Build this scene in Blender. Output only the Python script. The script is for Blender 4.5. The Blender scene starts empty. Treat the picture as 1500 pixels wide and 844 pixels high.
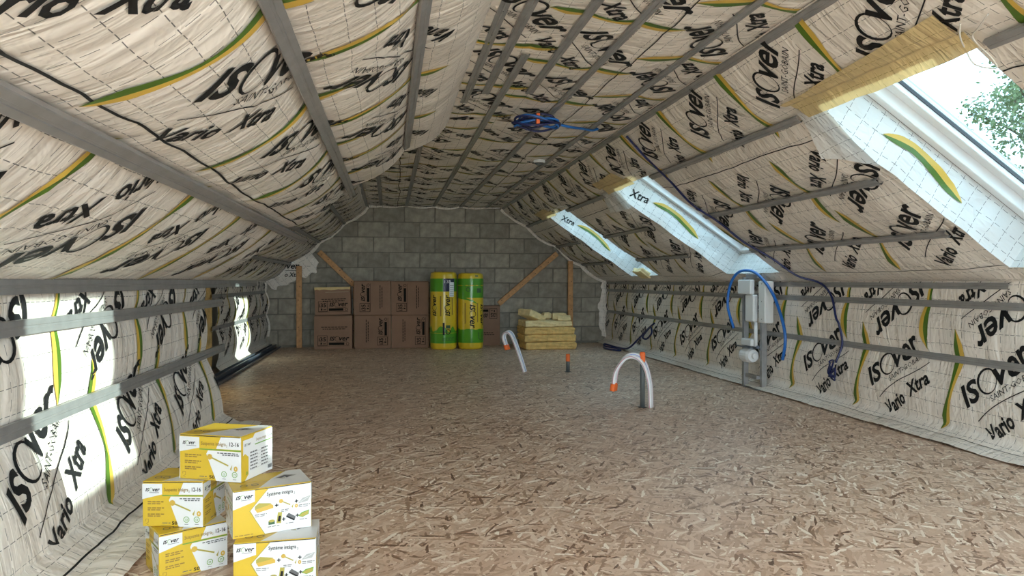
import bpy, bmesh, math, random
import numpy as np
from mathutils import Vector, Matrix

random.seed(7)
SC = bpy.context.scene
COL = SC.collection
PI = math.pi

# ------------------------------------------------------------------ camera
F_PX = 1040.0
CAM_Z = 1.06
cam_d = bpy.data.cameras.new('camera')
cam_d.sensor_width = 36.0
cam_d.lens = 36.0 * F_PX / 1500.0
cam_d.clip_end = 300
cam = bpy.data.objects.new('camera', cam_d)
COL.objects.link(cam)
cam.location = (0, 0, CAM_Z)
cam.rotation_euler = (PI / 2 - math.atan(10 / F_PX), 0, -math.atan(180 / F_PX))
SC.camera = cam

# ------------------------------------------------------------------ sky, sun, exposure
world = bpy.data.worlds.new('world')
SC.world = world
world.use_nodes = True
wn = world.node_tree
wbg = wn.nodes['Background']
wbg.inputs['Color'].default_value = (0.82, 0.92, 1.0, 1)
wbg.inputs['Strength'].default_value = 1.15

sun_d = bpy.data.lights.new('sun', 'SUN')
sun_d.energy = 3.6
sun_d.angle = math.radians(0.6)
sun_d.color = (1.0, 0.85, 0.68)
sun = bpy.data.objects.new('sun', sun_d)
COL.objects.link(sun)
sun.rotation_euler = Vector((-1.0, 0.055, -0.272)).to_track_quat('-Z', 'Y').to_euler()

SC.view_settings.view_transform = 'Standard'
SC.view_settings.look = 'None'
SC.view_settings.gamma = 1.0
SC.view_settings.use_curve_mapping = False
SC.view_settings.exposure = 3.4
SC.cycles.max_bounces = 12
SC.cycles.diffuse_bounces = 8
SC.cycles.transparent_max_bounces = 12
SC.cycles.sample_clamp_indirect = 6.0
SC.cycles.use_denoising = True


def portal(name, loc, normal, sx, sy):
    d = bpy.data.lights.new(name, 'AREA')
    d.shape = 'RECTANGLE'
    d.size = sx
    d.size_y = sy
    d.cycles.is_portal = True
    o = bpy.data.objects.new(name, d)
    COL.objects.link(o)
    o.location = loc
    o.rotation_euler = Vector(normal).to_track_quat('-Z', 'Y').to_euler()
    return o


# ------------------------------------------------------------------ room measures (metres; y runs down the attic)
YB, YR = 11.8, -1.35            # back gable, rear gable
XR, XLN, XLF = 3.70, -1.35, -1.95
ZK, ZC = 1.06, 2.30            # knee wall, flat ceiling
XCR, XCN, XCF = 1.85, 0.45, -0.34
YS = 5.5                       # end of the thicker part on the side of the boxes
WINS = [(2.48, 3.58), (6.05, 7.10), (9.05, 10.12), (-1.1, -0.1)]  # last one is unseen, added behind the camera for fill light
SLR = np.array([XCR - XR, ZC - ZK])
SLR_LEN = float(np.hypot(*SLR))
SLR_U = SLR / SLR_LEN          # up-slope (x, z)
SLR_N = np.array([-SLR_U[1], SLR_U[0]])   # inward (x, z)
T_TOP, T_BOT = 1.70, 0.16      # skylight opening on the slope
ROOF_D = 0.33                  # depth of the reveal


# ------------------------------------------------------------------ materials
def mat(name, color=(0.8, 0.8, 0.8), rough=0.6, metal=0.0, coat=0.0, var=0.0, var_scale=8.0, bump=0.0, bump_scale=60.0,
        rnd=0.0, trans=0.0, spec=0.5):
    m = bpy.data.materials.new(name)
    m.use_nodes = True
    nt = m.node_tree
    b = nt.nodes['Principled BSDF']
    b.inputs['Base Color'].default_value = (*color, 1)
    b.inputs['Roughness'].default_value = rough
    b.inputs['Metallic'].default_value = metal
    b.inputs['Coat Weight'].default_value = coat
    b.inputs['Specular IOR Level'].default_value = spec
    tc = nt.nodes.new('ShaderNodeTexCoord')
    last = None
    if var > 0 or rnd > 0:
        mix = nt.nodes.new('ShaderNodeMix')
        mix.data_type = 'RGBA'
        mix.blend_type = 'MULTIPLY'
        mix.inputs['Factor'].default_value = 1
        mix.inputs['A'].default_value = (*color, 1)
        n = nt.nodes.new('ShaderNodeTexNoise')
        n.inputs['Scale'].default_value = var_scale
        n.inputs['Detail'].default_value = 5
        nt.links.new(tc.outputs['Object'], n.inputs['Vector'])
        r = nt.nodes.new('ShaderNodeMapRange')
        r.inputs['From Min'].default_value = 0.3
        r.inputs['From Max'].default_value = 0.7
        r.inputs['To Min'].default_value = 1 - var
        r.inputs['To Max'].default_value = 1 + var * 0.6
        nt.links.new(n.outputs['Fac'], r.inputs['Value'])
        if rnd > 0:
            oi = nt.nodes.new('ShaderNodeObjectInfo')
            r2 = nt.nodes.new('ShaderNodeMapRange')
            r2.inputs['To Min'].default_value = 1 - rnd
            r2.inputs['To Max'].default_value = 1 + rnd
            nt.links.new(oi.outputs['Random'], r2.inputs['Value'])
            mu = nt.nodes.new('ShaderNodeMath')
            mu.operation = 'MULTIPLY'
            nt.links.new(r.outputs[0], mu.inputs[0])
            nt.links.new(r2.outputs[0], mu.inputs[1])
            nt.links.new(mu.outputs[0], mix.inputs['B'])
        else:
            nt.links.new(r.outputs[0], mix.inputs['B'])
        nt.links.new(mix.outputs['Result'], b.inputs['Base Color'])
    if bump > 0:
        n2 = nt.nodes.new('ShaderNodeTexNoise')
        n2.inputs['Scale'].default_value = bump_scale
        n2.inputs['Detail'].default_value = 6
        nt.links.new(tc.outputs['Object'], n2.inputs['Vector'])
        bp = nt.nodes.new('ShaderNodeBump')
        bp.inputs['Strength'].default_value = bump
        bp.inputs['Distance'].default_value = 0.01
        nt.links.new(n2.outputs['Fac'], bp.inputs['Height'])
        nt.links.new(bp.outputs[0], b.inputs['Normal'])
    if trans > 0:
        b.inputs['Transmission Weight'].default_value = trans
    return m


def math_node(nt, op, a, b=None, c=None):
    n = nt.nodes.new('ShaderNodeMath')
    n.operation = op
    for i, v in enumerate((a, b, c)):
        if v is None:
            continue
        if isinstance(v, (int, float)):
            n.inputs[i].default_value = v
        else:
            nt.links.new(v, n.inputs[i])
    return n.outputs[0]


def membrane_mat(name, color, line=(0.03, 0.03, 0.035), translucent=0.12, gloss=0.32, line_w=0.0027):
    """Plastic vapour barrier: dashed 10 cm print grid in sheet metres (UV), fine crinkle."""
    m = bpy.data.materials.new(name)
    m.use_nodes = True
    nt = m.node_tree
    b = nt.nodes['Principled BSDF']
    out = nt.nodes['Material Output']
    uv = nt.nodes.new('ShaderNodeUVMap')
    sep = nt.nodes.new('ShaderNodeSeparateXYZ')
    nt.links.new(uv.outputs[0], sep.inputs[0])
    wob = nt.nodes.new('ShaderNodeTexNoise')
    wob.inputs['Scale'].default_value = 2.2
    nt.links.new(uv.outputs[0], wob.inputs['Vector'])
    w = math_node(nt, 'MULTIPLY', math_node(nt, 'SUBTRACT', wob.outputs['Fac'], 0.5), 0.03)
    U = math_node(nt, 'ADD', sep.outputs['X'], w)
    V = math_node(nt, 'ADD', sep.outputs['Y'], w)

    def lines(a, other, duty, dash):
        d = math_node(nt, 'ABSOLUTE', math_node(nt, 'SUBTRACT', math_node(nt, 'FRACT', math_node(nt, 'DIVIDE', a, 0.1)), 0.5))
        on = math_node(nt, 'LESS_THAN', d, line_w / 0.2)
        ds = math_node(nt, 'LESS_THAN', math_node(nt, 'FRACT', math_node(nt, 'DIVIDE', other, dash)), duty)
        return math_node(nt, 'MULTIPLY', on, ds)
    mask = math_node(nt, 'MAXIMUM', lines(U, V, 0.62, 0.0666), lines(V, U, 0.72, 0.04))
    mask = math_node(nt, 'MULTIPLY', mask, 0.85)
    tone = nt.nodes.new('ShaderNodeTexNoise')
    tone.inputs['Scale'].default_value = 1.3
    tone.inputs['Detail'].default_value = 4
    nt.links.new(uv.outputs[0], tone.inputs['Vector'])
    tr = nt.nodes.new('ShaderNodeMapRange')
    tr.inputs['From Min'].default_value = 0.3
    tr.inputs['From Max'].default_value = 0.7
    tr.inputs['To Min'].default_value = 0.86
    tr.inputs['To Max'].default_value = 1.06
    nt.links.new(tone.outputs['Fac'], tr.inputs['Value'])
    base = nt.nodes.new('ShaderNodeMix')
    base.data_type = 'RGBA'
    base.blend_type = 'MULTIPLY'
    base.inputs['Factor'].default_value = 1
    base.inputs['A'].default_value = (*color, 1)
    nt.links.new(tr.outputs[0], base.inputs['B'])
    mix = nt.nodes.new('ShaderNodeMix')
    mix.data_type = 'RGBA'
    nt.links.new(mask, mix.inputs['Factor'])
    nt.links.new(base.outputs['Result'], mix.inputs['A'])
    mix.inputs['B'].default_value = (*line, 1)
    nt.links.new(mix.outputs['Result'], b.inputs['Base Color'])
    b.inputs['Roughness'].default_value = gloss
    # crinkles, mostly running across the sheet
    def crinkle(su, sv, dist):
        mp = nt.nodes.new('ShaderNodeMapping')
        mp.inputs['Scale'].default_value = (su, sv, 1)
        mp.inputs['Rotation'].default_value = (0, 0, dist)
        nt.links.new(uv.outputs[0], mp.inputs['Vector'])
        n = nt.nodes.new('ShaderNodeTexNoise')
        n.inputs['Scale'].default_value = 1
        n.inputs['Detail'].default_value = 3
        n.inputs['Distortion'].default_value = 0.8
        nt.links.new(mp.outputs[0], n.inputs['Vector'])
        r = math_node(nt, 'ABSOLUTE', math_node(nt, 'SUBTRACT', n.outputs['Fac'], 0.5))
        return r
    h = math_node(nt, 'ADD', crinkle(11, 2.2, 0.15), math_node(nt, 'MULTIPLY', crinkle(6, 5, 0.7), 0.9))
    bp = nt.nodes.new('ShaderNodeBump')
    bp.inputs['Strength'].default_value = 0.5
    bp.inputs['Distance'].default_value = 0.035
    nt.links.new(h, bp.inputs['Height'])
    nt.links.new(bp.outputs[0], b.inputs['Normal'])
    if translucent > 0:
        tl = nt.nodes.new('ShaderNodeBsdfTranslucent')
        nt.links.new(mix.outputs['Result'], tl.inputs['Color'])
        ms = nt.nodes.new('ShaderNodeMixShader')
        ms.inputs[0].default_value = translucent
        nt.links.new(b.outputs[0], ms.inputs[1])
        nt.links.new(tl.outputs[0], ms.inputs[2])
        nt.links.new(ms.outputs[0], out.inputs['Surface'])
    return m


def osb_mat():
    m = bpy.data.materials.new('osb_board')
    m.use_nodes = True
    nt = m.node_tree
    b = nt.nodes['Principled BSDF']
    tc = nt.nodes.new('ShaderNodeTexCoord')
    prev_col = None
    prev_pri = None
    bump_h = None
    palette = [(0.0, (0.17, 0.09, 0.055)), (0.07, (0.30, 0.18, 0.115)), (0.22, (0.50, 0.335, 0.235)), (0.55, (0.62, 0.44, 0.325)),
               (0.85, (0.71, 0.54, 0.42)), (1.0, (0.88, 0.79, 0.67))]
    layers = [(0.20, 7.0, 56, 0.0), (0.80, 8.0, 64, 3.1), (-0.50, 6.5, 52, 7.7), (1.57, 9.0, 60, 11.3), (-1.10, 8, 58, 17.9), (2.2, 9, 66, 23.1)]
    for i, (rot, sl, sw, off) in enumerate(layers):
        wn_ = nt.nodes.new('ShaderNodeTexNoise')
        wn_.inputs['Scale'].default_value = 5.0
        nt.links.new(tc.outputs['Object'], wn_.inputs['Vector'])
        sub = nt.nodes.new('ShaderNodeVectorMath')
        sub.operation = 'MULTIPLY_ADD'
        sub.inputs[1].default_value = (0.03, 0.03, 0)
        nt.links.new(wn_.outputs['Color'], sub.inputs[0])
        nt.links.new(tc.outputs['Object'], sub.inputs[2])
        rt = nt.nodes.new('ShaderNodeMapping')
        rt.inputs['Rotation'].default_value = (0, 0, rot)
        rt.inputs['Location'].default_value = (off, off * 0.7, 0)
        nt.links.new(sub.outputs[0], rt.inputs['Vector'])
        sc_ = nt.nodes.new('ShaderNodeVectorMath')
        sc_.operation = 'MULTIPLY'
        sc_.inputs[1].default_value = (sl, sw, 1)
        nt.links.new(rt.outputs[0], sc_.inputs[0])
        v = nt.nodes.new('ShaderNodeTexVoronoi')
        v.voronoi_dimensions = '2D'
        v.inputs['Scale'].default_value = 1
        nt.links.new(sc_.outputs[0], v.inputs['Vector'])
        sp = nt.nodes.new('ShaderNodeSeparateColor')
        nt.links.new(v.outputs['Color'], sp.inputs[0])
        ramp = nt.nodes.new('ShaderNodeValToRGB')
        ramp.color_ramp.interpolation = 'LINEAR'
        els = ramp.color_ramp.elements
        els[0].position, els[0].color = palette[0][0], (*palette[0][1], 1)
        els[1].position, els[1].color = palette[-1][0], (*palette[-1][1], 1)
        for p_, c_ in palette[1:-1]:
            e = els.new(p_)
            e.color = (*c_, 1)
        nt.links.new(sp.outputs[0], ramp.inputs[0])
        pri = math_node(nt, 'SUBTRACT', sp.outputs[1], math_node(nt, 'MULTIPLY', v.outputs['Distance'], 0.55))
        if prev_col is None:
            prev_col, prev_pri = ramp.outputs[0], pri
        else:
            gt = math_node(nt, 'GREATER_THAN', pri, prev_pri)
            mx = nt.nodes.new('ShaderNodeMix')
            mx.data_type = 'RGBA'
            nt.links.new(gt, mx.inputs['Factor'])
            nt.links.new(prev_col, mx.inputs['A'])
            nt.links.new(ramp.outputs[0], mx.inputs['B'])
            prev_col = mx.outputs['Result']
            prev_pri = math_node(nt, 'MAXIMUM', pri, prev_pri)
    nt.links.new(prev_col, b.inputs['Base Color'])
    b.inputs['Roughness'].default_value = 0.42
    bp = nt.nodes.new('ShaderNodeBump')
    bp.inputs['Strength'].default_value = 0.35
    bp.inputs['Distance'].default_value = 0.004
    nt.links.new(prev_pri, bp.inputs['Height'])
    nt.links.new(bp.outputs[0], b.inputs['Normal'])
    return m


def glass_mat(name='window_glass', tint=(0.96, 0.98, 0.97)):
    m = bpy.data.materials.new(name)
    m.use_nodes = True
    nt = m.node_tree
    for n in list(nt.nodes):
        if n.type != 'OUTPUT_MATERIAL':
            nt.nodes.remove(n)
    out = [n for n in nt.nodes if n.type == 'OUTPUT_MATERIAL'][0]
    t = nt.nodes.new('ShaderNodeBsdfTransparent')
    t.inputs[0].default_value = (*tint, 1)
    g = nt.nodes.new('ShaderNodeBsdfGlossy')
    g.inputs['Roughness'].default_value = 0.02
    ms = nt.nodes.new('ShaderNodeMixShader')
    ms.inputs[0].default_value = 0.05
    nt.links.new(t.outputs[0], ms.inputs[1])
    nt.links.new(g.outputs[0], ms.inputs[2])
    nt.links.new(ms.outputs[0], out.inputs['Surface'])
    return m


M = {}
M['membrane'] = membrane_mat('vapour_membrane', (0.87, 0.805, 0.735), translucent=0.06)
M['reveal'] = membrane_mat('reveal_membrane', (0.80, 0.80, 0.79), translucent=0.15)
M['beige'] = membrane_mat('membrane_reverse', (0.78, 0.62, 0.33), line=(0.35, 0.24, 0.07), translucent=0.2)
M['clear'] = mat('milky_film', (0.80, 0.83, 0.84), 0.25, var=0.08, bump=0.3, bump_scale=14)
M['osb'] = osb_mat()
M['black'] = mat('black_print', (0.012, 0.012, 0.013), 0.55, spec=0.25)
M['ink'] = mat('matt_ink', (0.012, 0.011, 0.010), 0.9, spec=0.05)
M['greyprint'] = mat('grey_print', (0.12, 0.12, 0.125), 0.45)
M['green'] = mat('green_print', (0.075, 0.155, 0.014), 0.4)
M['yellow'] = mat('yellow_print', (0.62, 0.41, 0.07), 0.4)
M['steel'] = mat('galvanised_steel', (0.37, 0.37, 0.375), 0.42, 0.55, var=0.12, var_scale=14)
M['darksteel'] = mat('blue_grey_steel', (0.16, 0.19, 0.25), 0.3, 0.7, var=0.1)
M['block'] = mat('concrete_block', (0.36, 0.33, 0.275), 0.95, var=0.30, var_scale=9, bump=0.7, bump_scale=55, rnd=0.17)
M['mortar'] = mat('mortar', (0.22, 0.205, 0.175), 0.95, var=0.2, bump=0.5)
M['wood'] = mat('pine_timber', (0.58, 0.31, 0.13), 0.6, var=0.22, var_scale=18)
M['nail'] = mat('dark_nail', (0.03, 0.02, 0.02), 0.5)
M['card'] = mat('brown_cardboard', (0.27, 0.155, 0.10), 0.75, var=0.10, var_scale=6, rnd=0.06)
M['tape'] = mat('packing_tape', (0.62, 0.44, 0.16), 0.35)
M['wool'] = mat('mineral_wool', (0.74, 0.49, 0.18), 0.95, var=0.22, var_scale=16, bump=1.0, bump_scale=70)
M['woolpale'] = mat('pale_mineral_wool', (0.82, 0.66, 0.36), 0.95, var=0.18, var_scale=14, bump=1.0, bump_scale=60)
M['packyellow'] = mat('yellow_wrap', (0.76, 0.54, 0.03), 0.3, coat=0.3, var=0.08, bump=0.25, bump_scale=18)
M['packgreen'] = mat('green_wrap', (0.085, 0.34, 0.02), 0.3, coat=0.3, var=0.1, bump=0.25, bump_scale=18)
M['navy'] = mat('navy_label', (0.014, 0.018, 0.05), 0.35)
M['paper'] = mat('white_paper', (0.80, 0.83, 0.84), 0.55)
M['cartonyellow'] = mat('carton_yellow', (0.66, 0.45, 0.035), 0.38, var=0.04)
M['cartonwhite'] = mat('carton_white', (0.74, 0.75, 0.75), 0.36)
M['cartongrey'] = mat('carton_grey', (0.45, 0.46, 0.45), 0.4)  # plain grey ink of the printed pictures and table lines
M['cartongreen'] = mat('carton_green', (0.17, 0.36, 0.06), 0.4)
M['olive'] = mat('olive_print', (0.42, 0.36, 0.07), 0.45)
M['brownprint'] = mat('brown_print', (0.30, 0.19, 0.04), 0.5)
M['darkgreen'] = mat('dark_green_print', (0.05, 0.12, 0.05), 0.5)
M['board'] = mat('inner_card', (0.42, 0.32, 0.22), 0.8)
M['blue'] = mat('blue_pipe', (0.015, 0.13, 0.45), 0.35)
M['navycable'] = mat('dark_blue_cable', (0.012, 0.018, 0.09), 0.4)
M['whitepipe'] = mat('white_pipe', (0.76, 0.77, 0.80), 0.35)
M['redstripe'] = mat('red_stripe', (0.55, 0.30, 0.36), 0.4)
M['bluestripe'] = mat('blue_stripe', (0.28, 0.36, 0.66), 0.4)
M['orange'] = mat('orange_cap', (0.85, 0.16, 0.03), 0.45)
M['greypipe'] = mat('grey_conduit', (0.10, 0.115, 0.12), 0.5)
M['plastic'] = mat('white_plastic', (0.74, 0.75, 0.76), 0.35)
M['wire'] = mat('white_wire', (0.75, 0.73, 0.68), 0.4)
M['frame'] = mat('white_window_frame', (0.82, 0.83, 0.84), 0.3)
M['alu'] = mat('grey_aluminium', (0.35, 0.37, 0.40), 0.35, 0.7)
M['gasket'] = mat('black_gasket', (0.015, 0.018, 0.03), 0.5)
M['glass'] = glass_mat()
M['dimglass'] = glass_mat('dimmed_glass', (0.45, 0.54, 0.57))   # tint added to hold down sky and sun, applied at both pane faces
M['rooftile'] = mat('roof_deck', (0.25, 0.2, 0.17), 0.8)
M['plaster'] = mat('render_coat', (0.5, 0.47, 0.43), 0.9, var=0.1)
M['bark'] = mat('bark', (0.12, 0.085, 0.06), 0.9)
M['leaf'] = mat('leaf', (0.17, 0.22, 0.10), 0.6, var=0.25, var_scale=3)
M['paleground'] = mat('pale_ground', (0.45, 0.42, 0.37), 0.9, var=0.2, var_scale=1)  # ground kept pale to bounce daylight up to the ceiling


# ------------------------------------------------------------------ mesh helpers
def mk(name, V, F, mats, parent=None, midx=None, uv=None, smooth=False):
    me = bpy.data.meshes.new(name)
    if isinstance(V, np.ndarray):
        V = V.tolist()
    if isinstance(F, np.ndarray):
        F = F.tolist()
    me.from_pydata(V, [], F)
    if not isinstance(mats, (list, tuple)):
        mats = [mats]
    for m_ in mats:
        me.materials.append(M[m_] if isinstance(m_, str) else m_)
    if midx is not None:
        me.polygons.foreach_set('material_index', np.asarray(midx, dtype=np.int32))
    if uv is not None:
        lay = me.uv_layers.new(name='UVMap')
        li = np.empty(len(me.loops), dtype=np.int32)
        me.loops.foreach_get('vertex_index', li)
        lay.data.foreach_set('uv', np.asarray(uv, dtype=np.float32)[li].ravel())
    if smooth:
        me.polygons.foreach_set('use_smooth', np.ones(len(me.polygons), dtype=bool))
    me.update()
    o = bpy.data.objects.new(name, me)
    COL.objects.link(o)
    if parent is not None:
        o.parent = parent
    return o


def tag(o, label=None, cat=None, group=None, kind=None):
    if label:
        o['label'] = label
    if cat:
        o['category'] = cat
    if group:
        o['group'] = group
    if kind:
        o['kind'] = kind
    return o


def thing(name, label, cat, loc=(0, 0, 0), rz=0.0, group=None):
    o = bpy.data.objects.new(name, None)
    COL.objects.link(o)
    o.location = loc
    o.rotation_euler = (0, 0, rz)
    o.empty_display_size = 0.1
    return tag(o, label, cat, group)


def struct(o):
    o['kind'] = 'structure'
    return o


def bm_obj(name, bm, mats, parent=None, smooth=False):
    me = bpy.data.meshes.new(name)
    bm.to_mesh(me)
    bm.free()
    if not isinstance(mats, (list, tuple)):
        mats = [mats]
    for m_ in mats:
        me.materials.append(M[m_] if isinstance(m_, str) else m_)
    if smooth:
        me.polygons.foreach_set('use_smooth', np.ones(len(me.polygons), dtype=bool))
    o = bpy.data.objects.new(name, me)
    COL.objects.link(o)
    if parent is not None:
        o.parent = parent
    return o


def bm_box(bm, lo, hi, mtx=None, bevel=0.0, seg=1):
    r = bmesh.ops.create_cube(bm, size=1.0)
    vs = r['verts']
    lo, hi = Vector(lo), Vector(hi)
    c, s = (lo + hi) / 2, hi - lo
    for v in vs:
        v.co = Vector((v.co.x * s.x, v.co.y * s.y, v.co.z * s.z)) + c
    if bevel > 0:
        es = list({e for v in vs for e in v.link_edges})
        rb = bmesh.ops.bevel(bm, geom=es, offset=bevel, segments=seg, affect='EDGES', profile=0.5)
        vs = list({v for f in rb['faces'] for v in f.verts} | {v for v in vs if v.is_valid})
    if mtx is not None:
        bmesh.ops.transform(bm, matrix=mtx, verts=vs)
    return vs


def box(name, lo, hi, mats, parent=None, bevel=0.0, mtx=None, seg=1):
    bm = bmesh.new()
    bm_box(bm, lo, hi, mtx, bevel, seg)
    return bm_obj(name, bm, mats, parent)


def catmull(pts, n=8):
    P = [np.array(p, float) for p in pts]
    P = [2 * P[0] - P[1]] + P + [2 * P[-1] - P[-2]]
    out = []
    for i in range(1, len(P) - 2):
        for k in range(n):
            t = k / n
            a, b, c, d = P[i - 1], P[i], P[i + 1], P[i + 2]
            out.append(0.5 * ((2 * b) + (c - a) * t + (2 * a - 5 * b + 4 * c - d) * t * t + (3 * b - a - 3 * c + d) * t ** 3))
    out.append(P[-2])
    return np.array(out)


def tube_data(path, r, n=8, caps=True):
    path = np.asarray(path, float)
    T = np.gradient(path, axis=0)
    T /= np.linalg.norm(T, axis=1)[:, None] + 1e-9
    up = np.array([0, 0, 1.0]) if abs(T[0, 2]) < 0.9 else np.array([1.0, 0, 0])
    nrm = np.cross(T[0], up)
    nrm /= np.linalg.norm(nrm)
    V, F = [], []
    rr = r if hasattr(r, '__len__') else [r] * len(path)
    for i, p in enumerate(path):
        nrm = nrm - T[i] * (nrm @ T[i])
        nrm /= np.linalg.norm(nrm) + 1e-9
        bn = np.cross(T[i], nrm)
        for k in range(n):
            a = 2 * PI * k / n
            V.append(p + rr[i] * (math.cos(a) * nrm + math.sin(a) * bn))
        if i:
            b0, b1 = (i - 1) * n, i * n
            for k in range(n):
                F.append((b0 + k, b0 + (k + 1) % n, b1 + (k + 1) % n, b1 + k))
    if caps:
        F.append(tuple(range(n - 1, -1, -1)))
        F.append(tuple(range(len(path) * n - n, len(path) * n)))
    return np.array(V), F


def tube(name, path, r, mats, parent=None, n=8):
    V, F = tube_data(path, r, n)
    return mk(name, V, F, mats, parent, smooth=True)


def lathe(name, prof, mats, parent=None, n=24, mtx=None):
    V, F = [], []
    for i, (r, z) in enumerate(prof):
        for k in range(n):
            a = 2 * PI * k / n
            V.append(Vector((r * math.cos(a), r * math.sin(a), z)))
        if i:
            for k in range(n):
                F.append(((i - 1) * n + k, (i - 1) * n + (k + 1) % n, i * n + (k + 1) % n, i * n + k))
    F.append(tuple(range(n - 1, -1, -1)))
    F.append(tuple(range(len(V) - n, len(V))))
    if mtx is not None:
        V = [mtx @ v for v in V]
    return mk(name, [tuple(v) for v in V], F, mats, parent, smooth=False)


def extrude_poly(name, poly, y0, y1, mats, parent=None):
    """poly in (x, z), extruded along y; the ends are closed."""
    n = len(poly)
    V = [(x, y0, z) for x, z in poly] + [(x, y1, z) for x, z in poly]
    F = [(i, (i + 1) % n, n + (i + 1) % n, n + i) for i in range(n)]
    F += [tuple(range(n - 1, -1, -1)), tuple(range(n, 2 * n))]
    return mk(name, V, F, mats, parent)


# ------------------------------------------------------------------ noise
def _hash(ix, iy, seed):
    h = (ix.astype(np.int64) * 374761393 + iy.astype(np.int64) * 668265263 + seed * 974711) & 0x7fffffff
    h = ((h ^ (h >> 13)) * 1274126177) & 0x7fffffff
    return ((h ^ (h >> 16)) & 0xffff) / 65535.0


def vnoise(x, y, seed=0):
    x = np.asarray(x, float)
    y = np.asarray(y, float)
    ix, iy = np.floor(x), np.floor(y)
    fx, fy = x - ix, y - iy
    fx = fx * fx * (3 - 2 * fx)
    fy = fy * fy * (3 - 2 * fy)
    a = _hash(ix, iy, seed)
    b = _hash(ix + 1, iy, seed)
    c = _hash(ix, iy + 1, seed)
    d = _hash(ix + 1, iy + 1, seed)
    return (a * (1 - fx) + b * fx) * (1 - fy) + (c * (1 - fx) + d * fx) * fy


# ------------------------------------------------------------------ flat print (lettering and marks), laid on a surface by a mapping
_TXT = {}


def text2d(s, bold=0.0, shear=0.0, res=3):
    key = (s, bold, shear, res)
    if key in _TXT:
        return _TXT[key]
    cu = bpy.data.curves.new('lettering', 'FONT')
    cu.body = s
    cu.size = 1.0
    cu.resolution_u = res
    cu.offset = bold
    cu.shear = shear
    o = bpy.data.objects.new('lettering', cu)
    COL.objects.link(o)
    dg = bpy.context.evaluated_depsgraph_get()
    oe = o.evaluated_get(dg)
    me = oe.to_mesh()
    me.calc_loop_triangles()
    V = np.array([v.co[:2] for v in me.vertices], float)
    T = np.array([t.vertices[:] for t in me.loop_triangles], int)
    oe.to_mesh_clear()
    bpy.data.objects.remove(o)
    bpy.data.curves.remove(cu)
    _TXT[key] = (V / 0.73, T)      # cap height about 1
    return _TXT[key]


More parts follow.
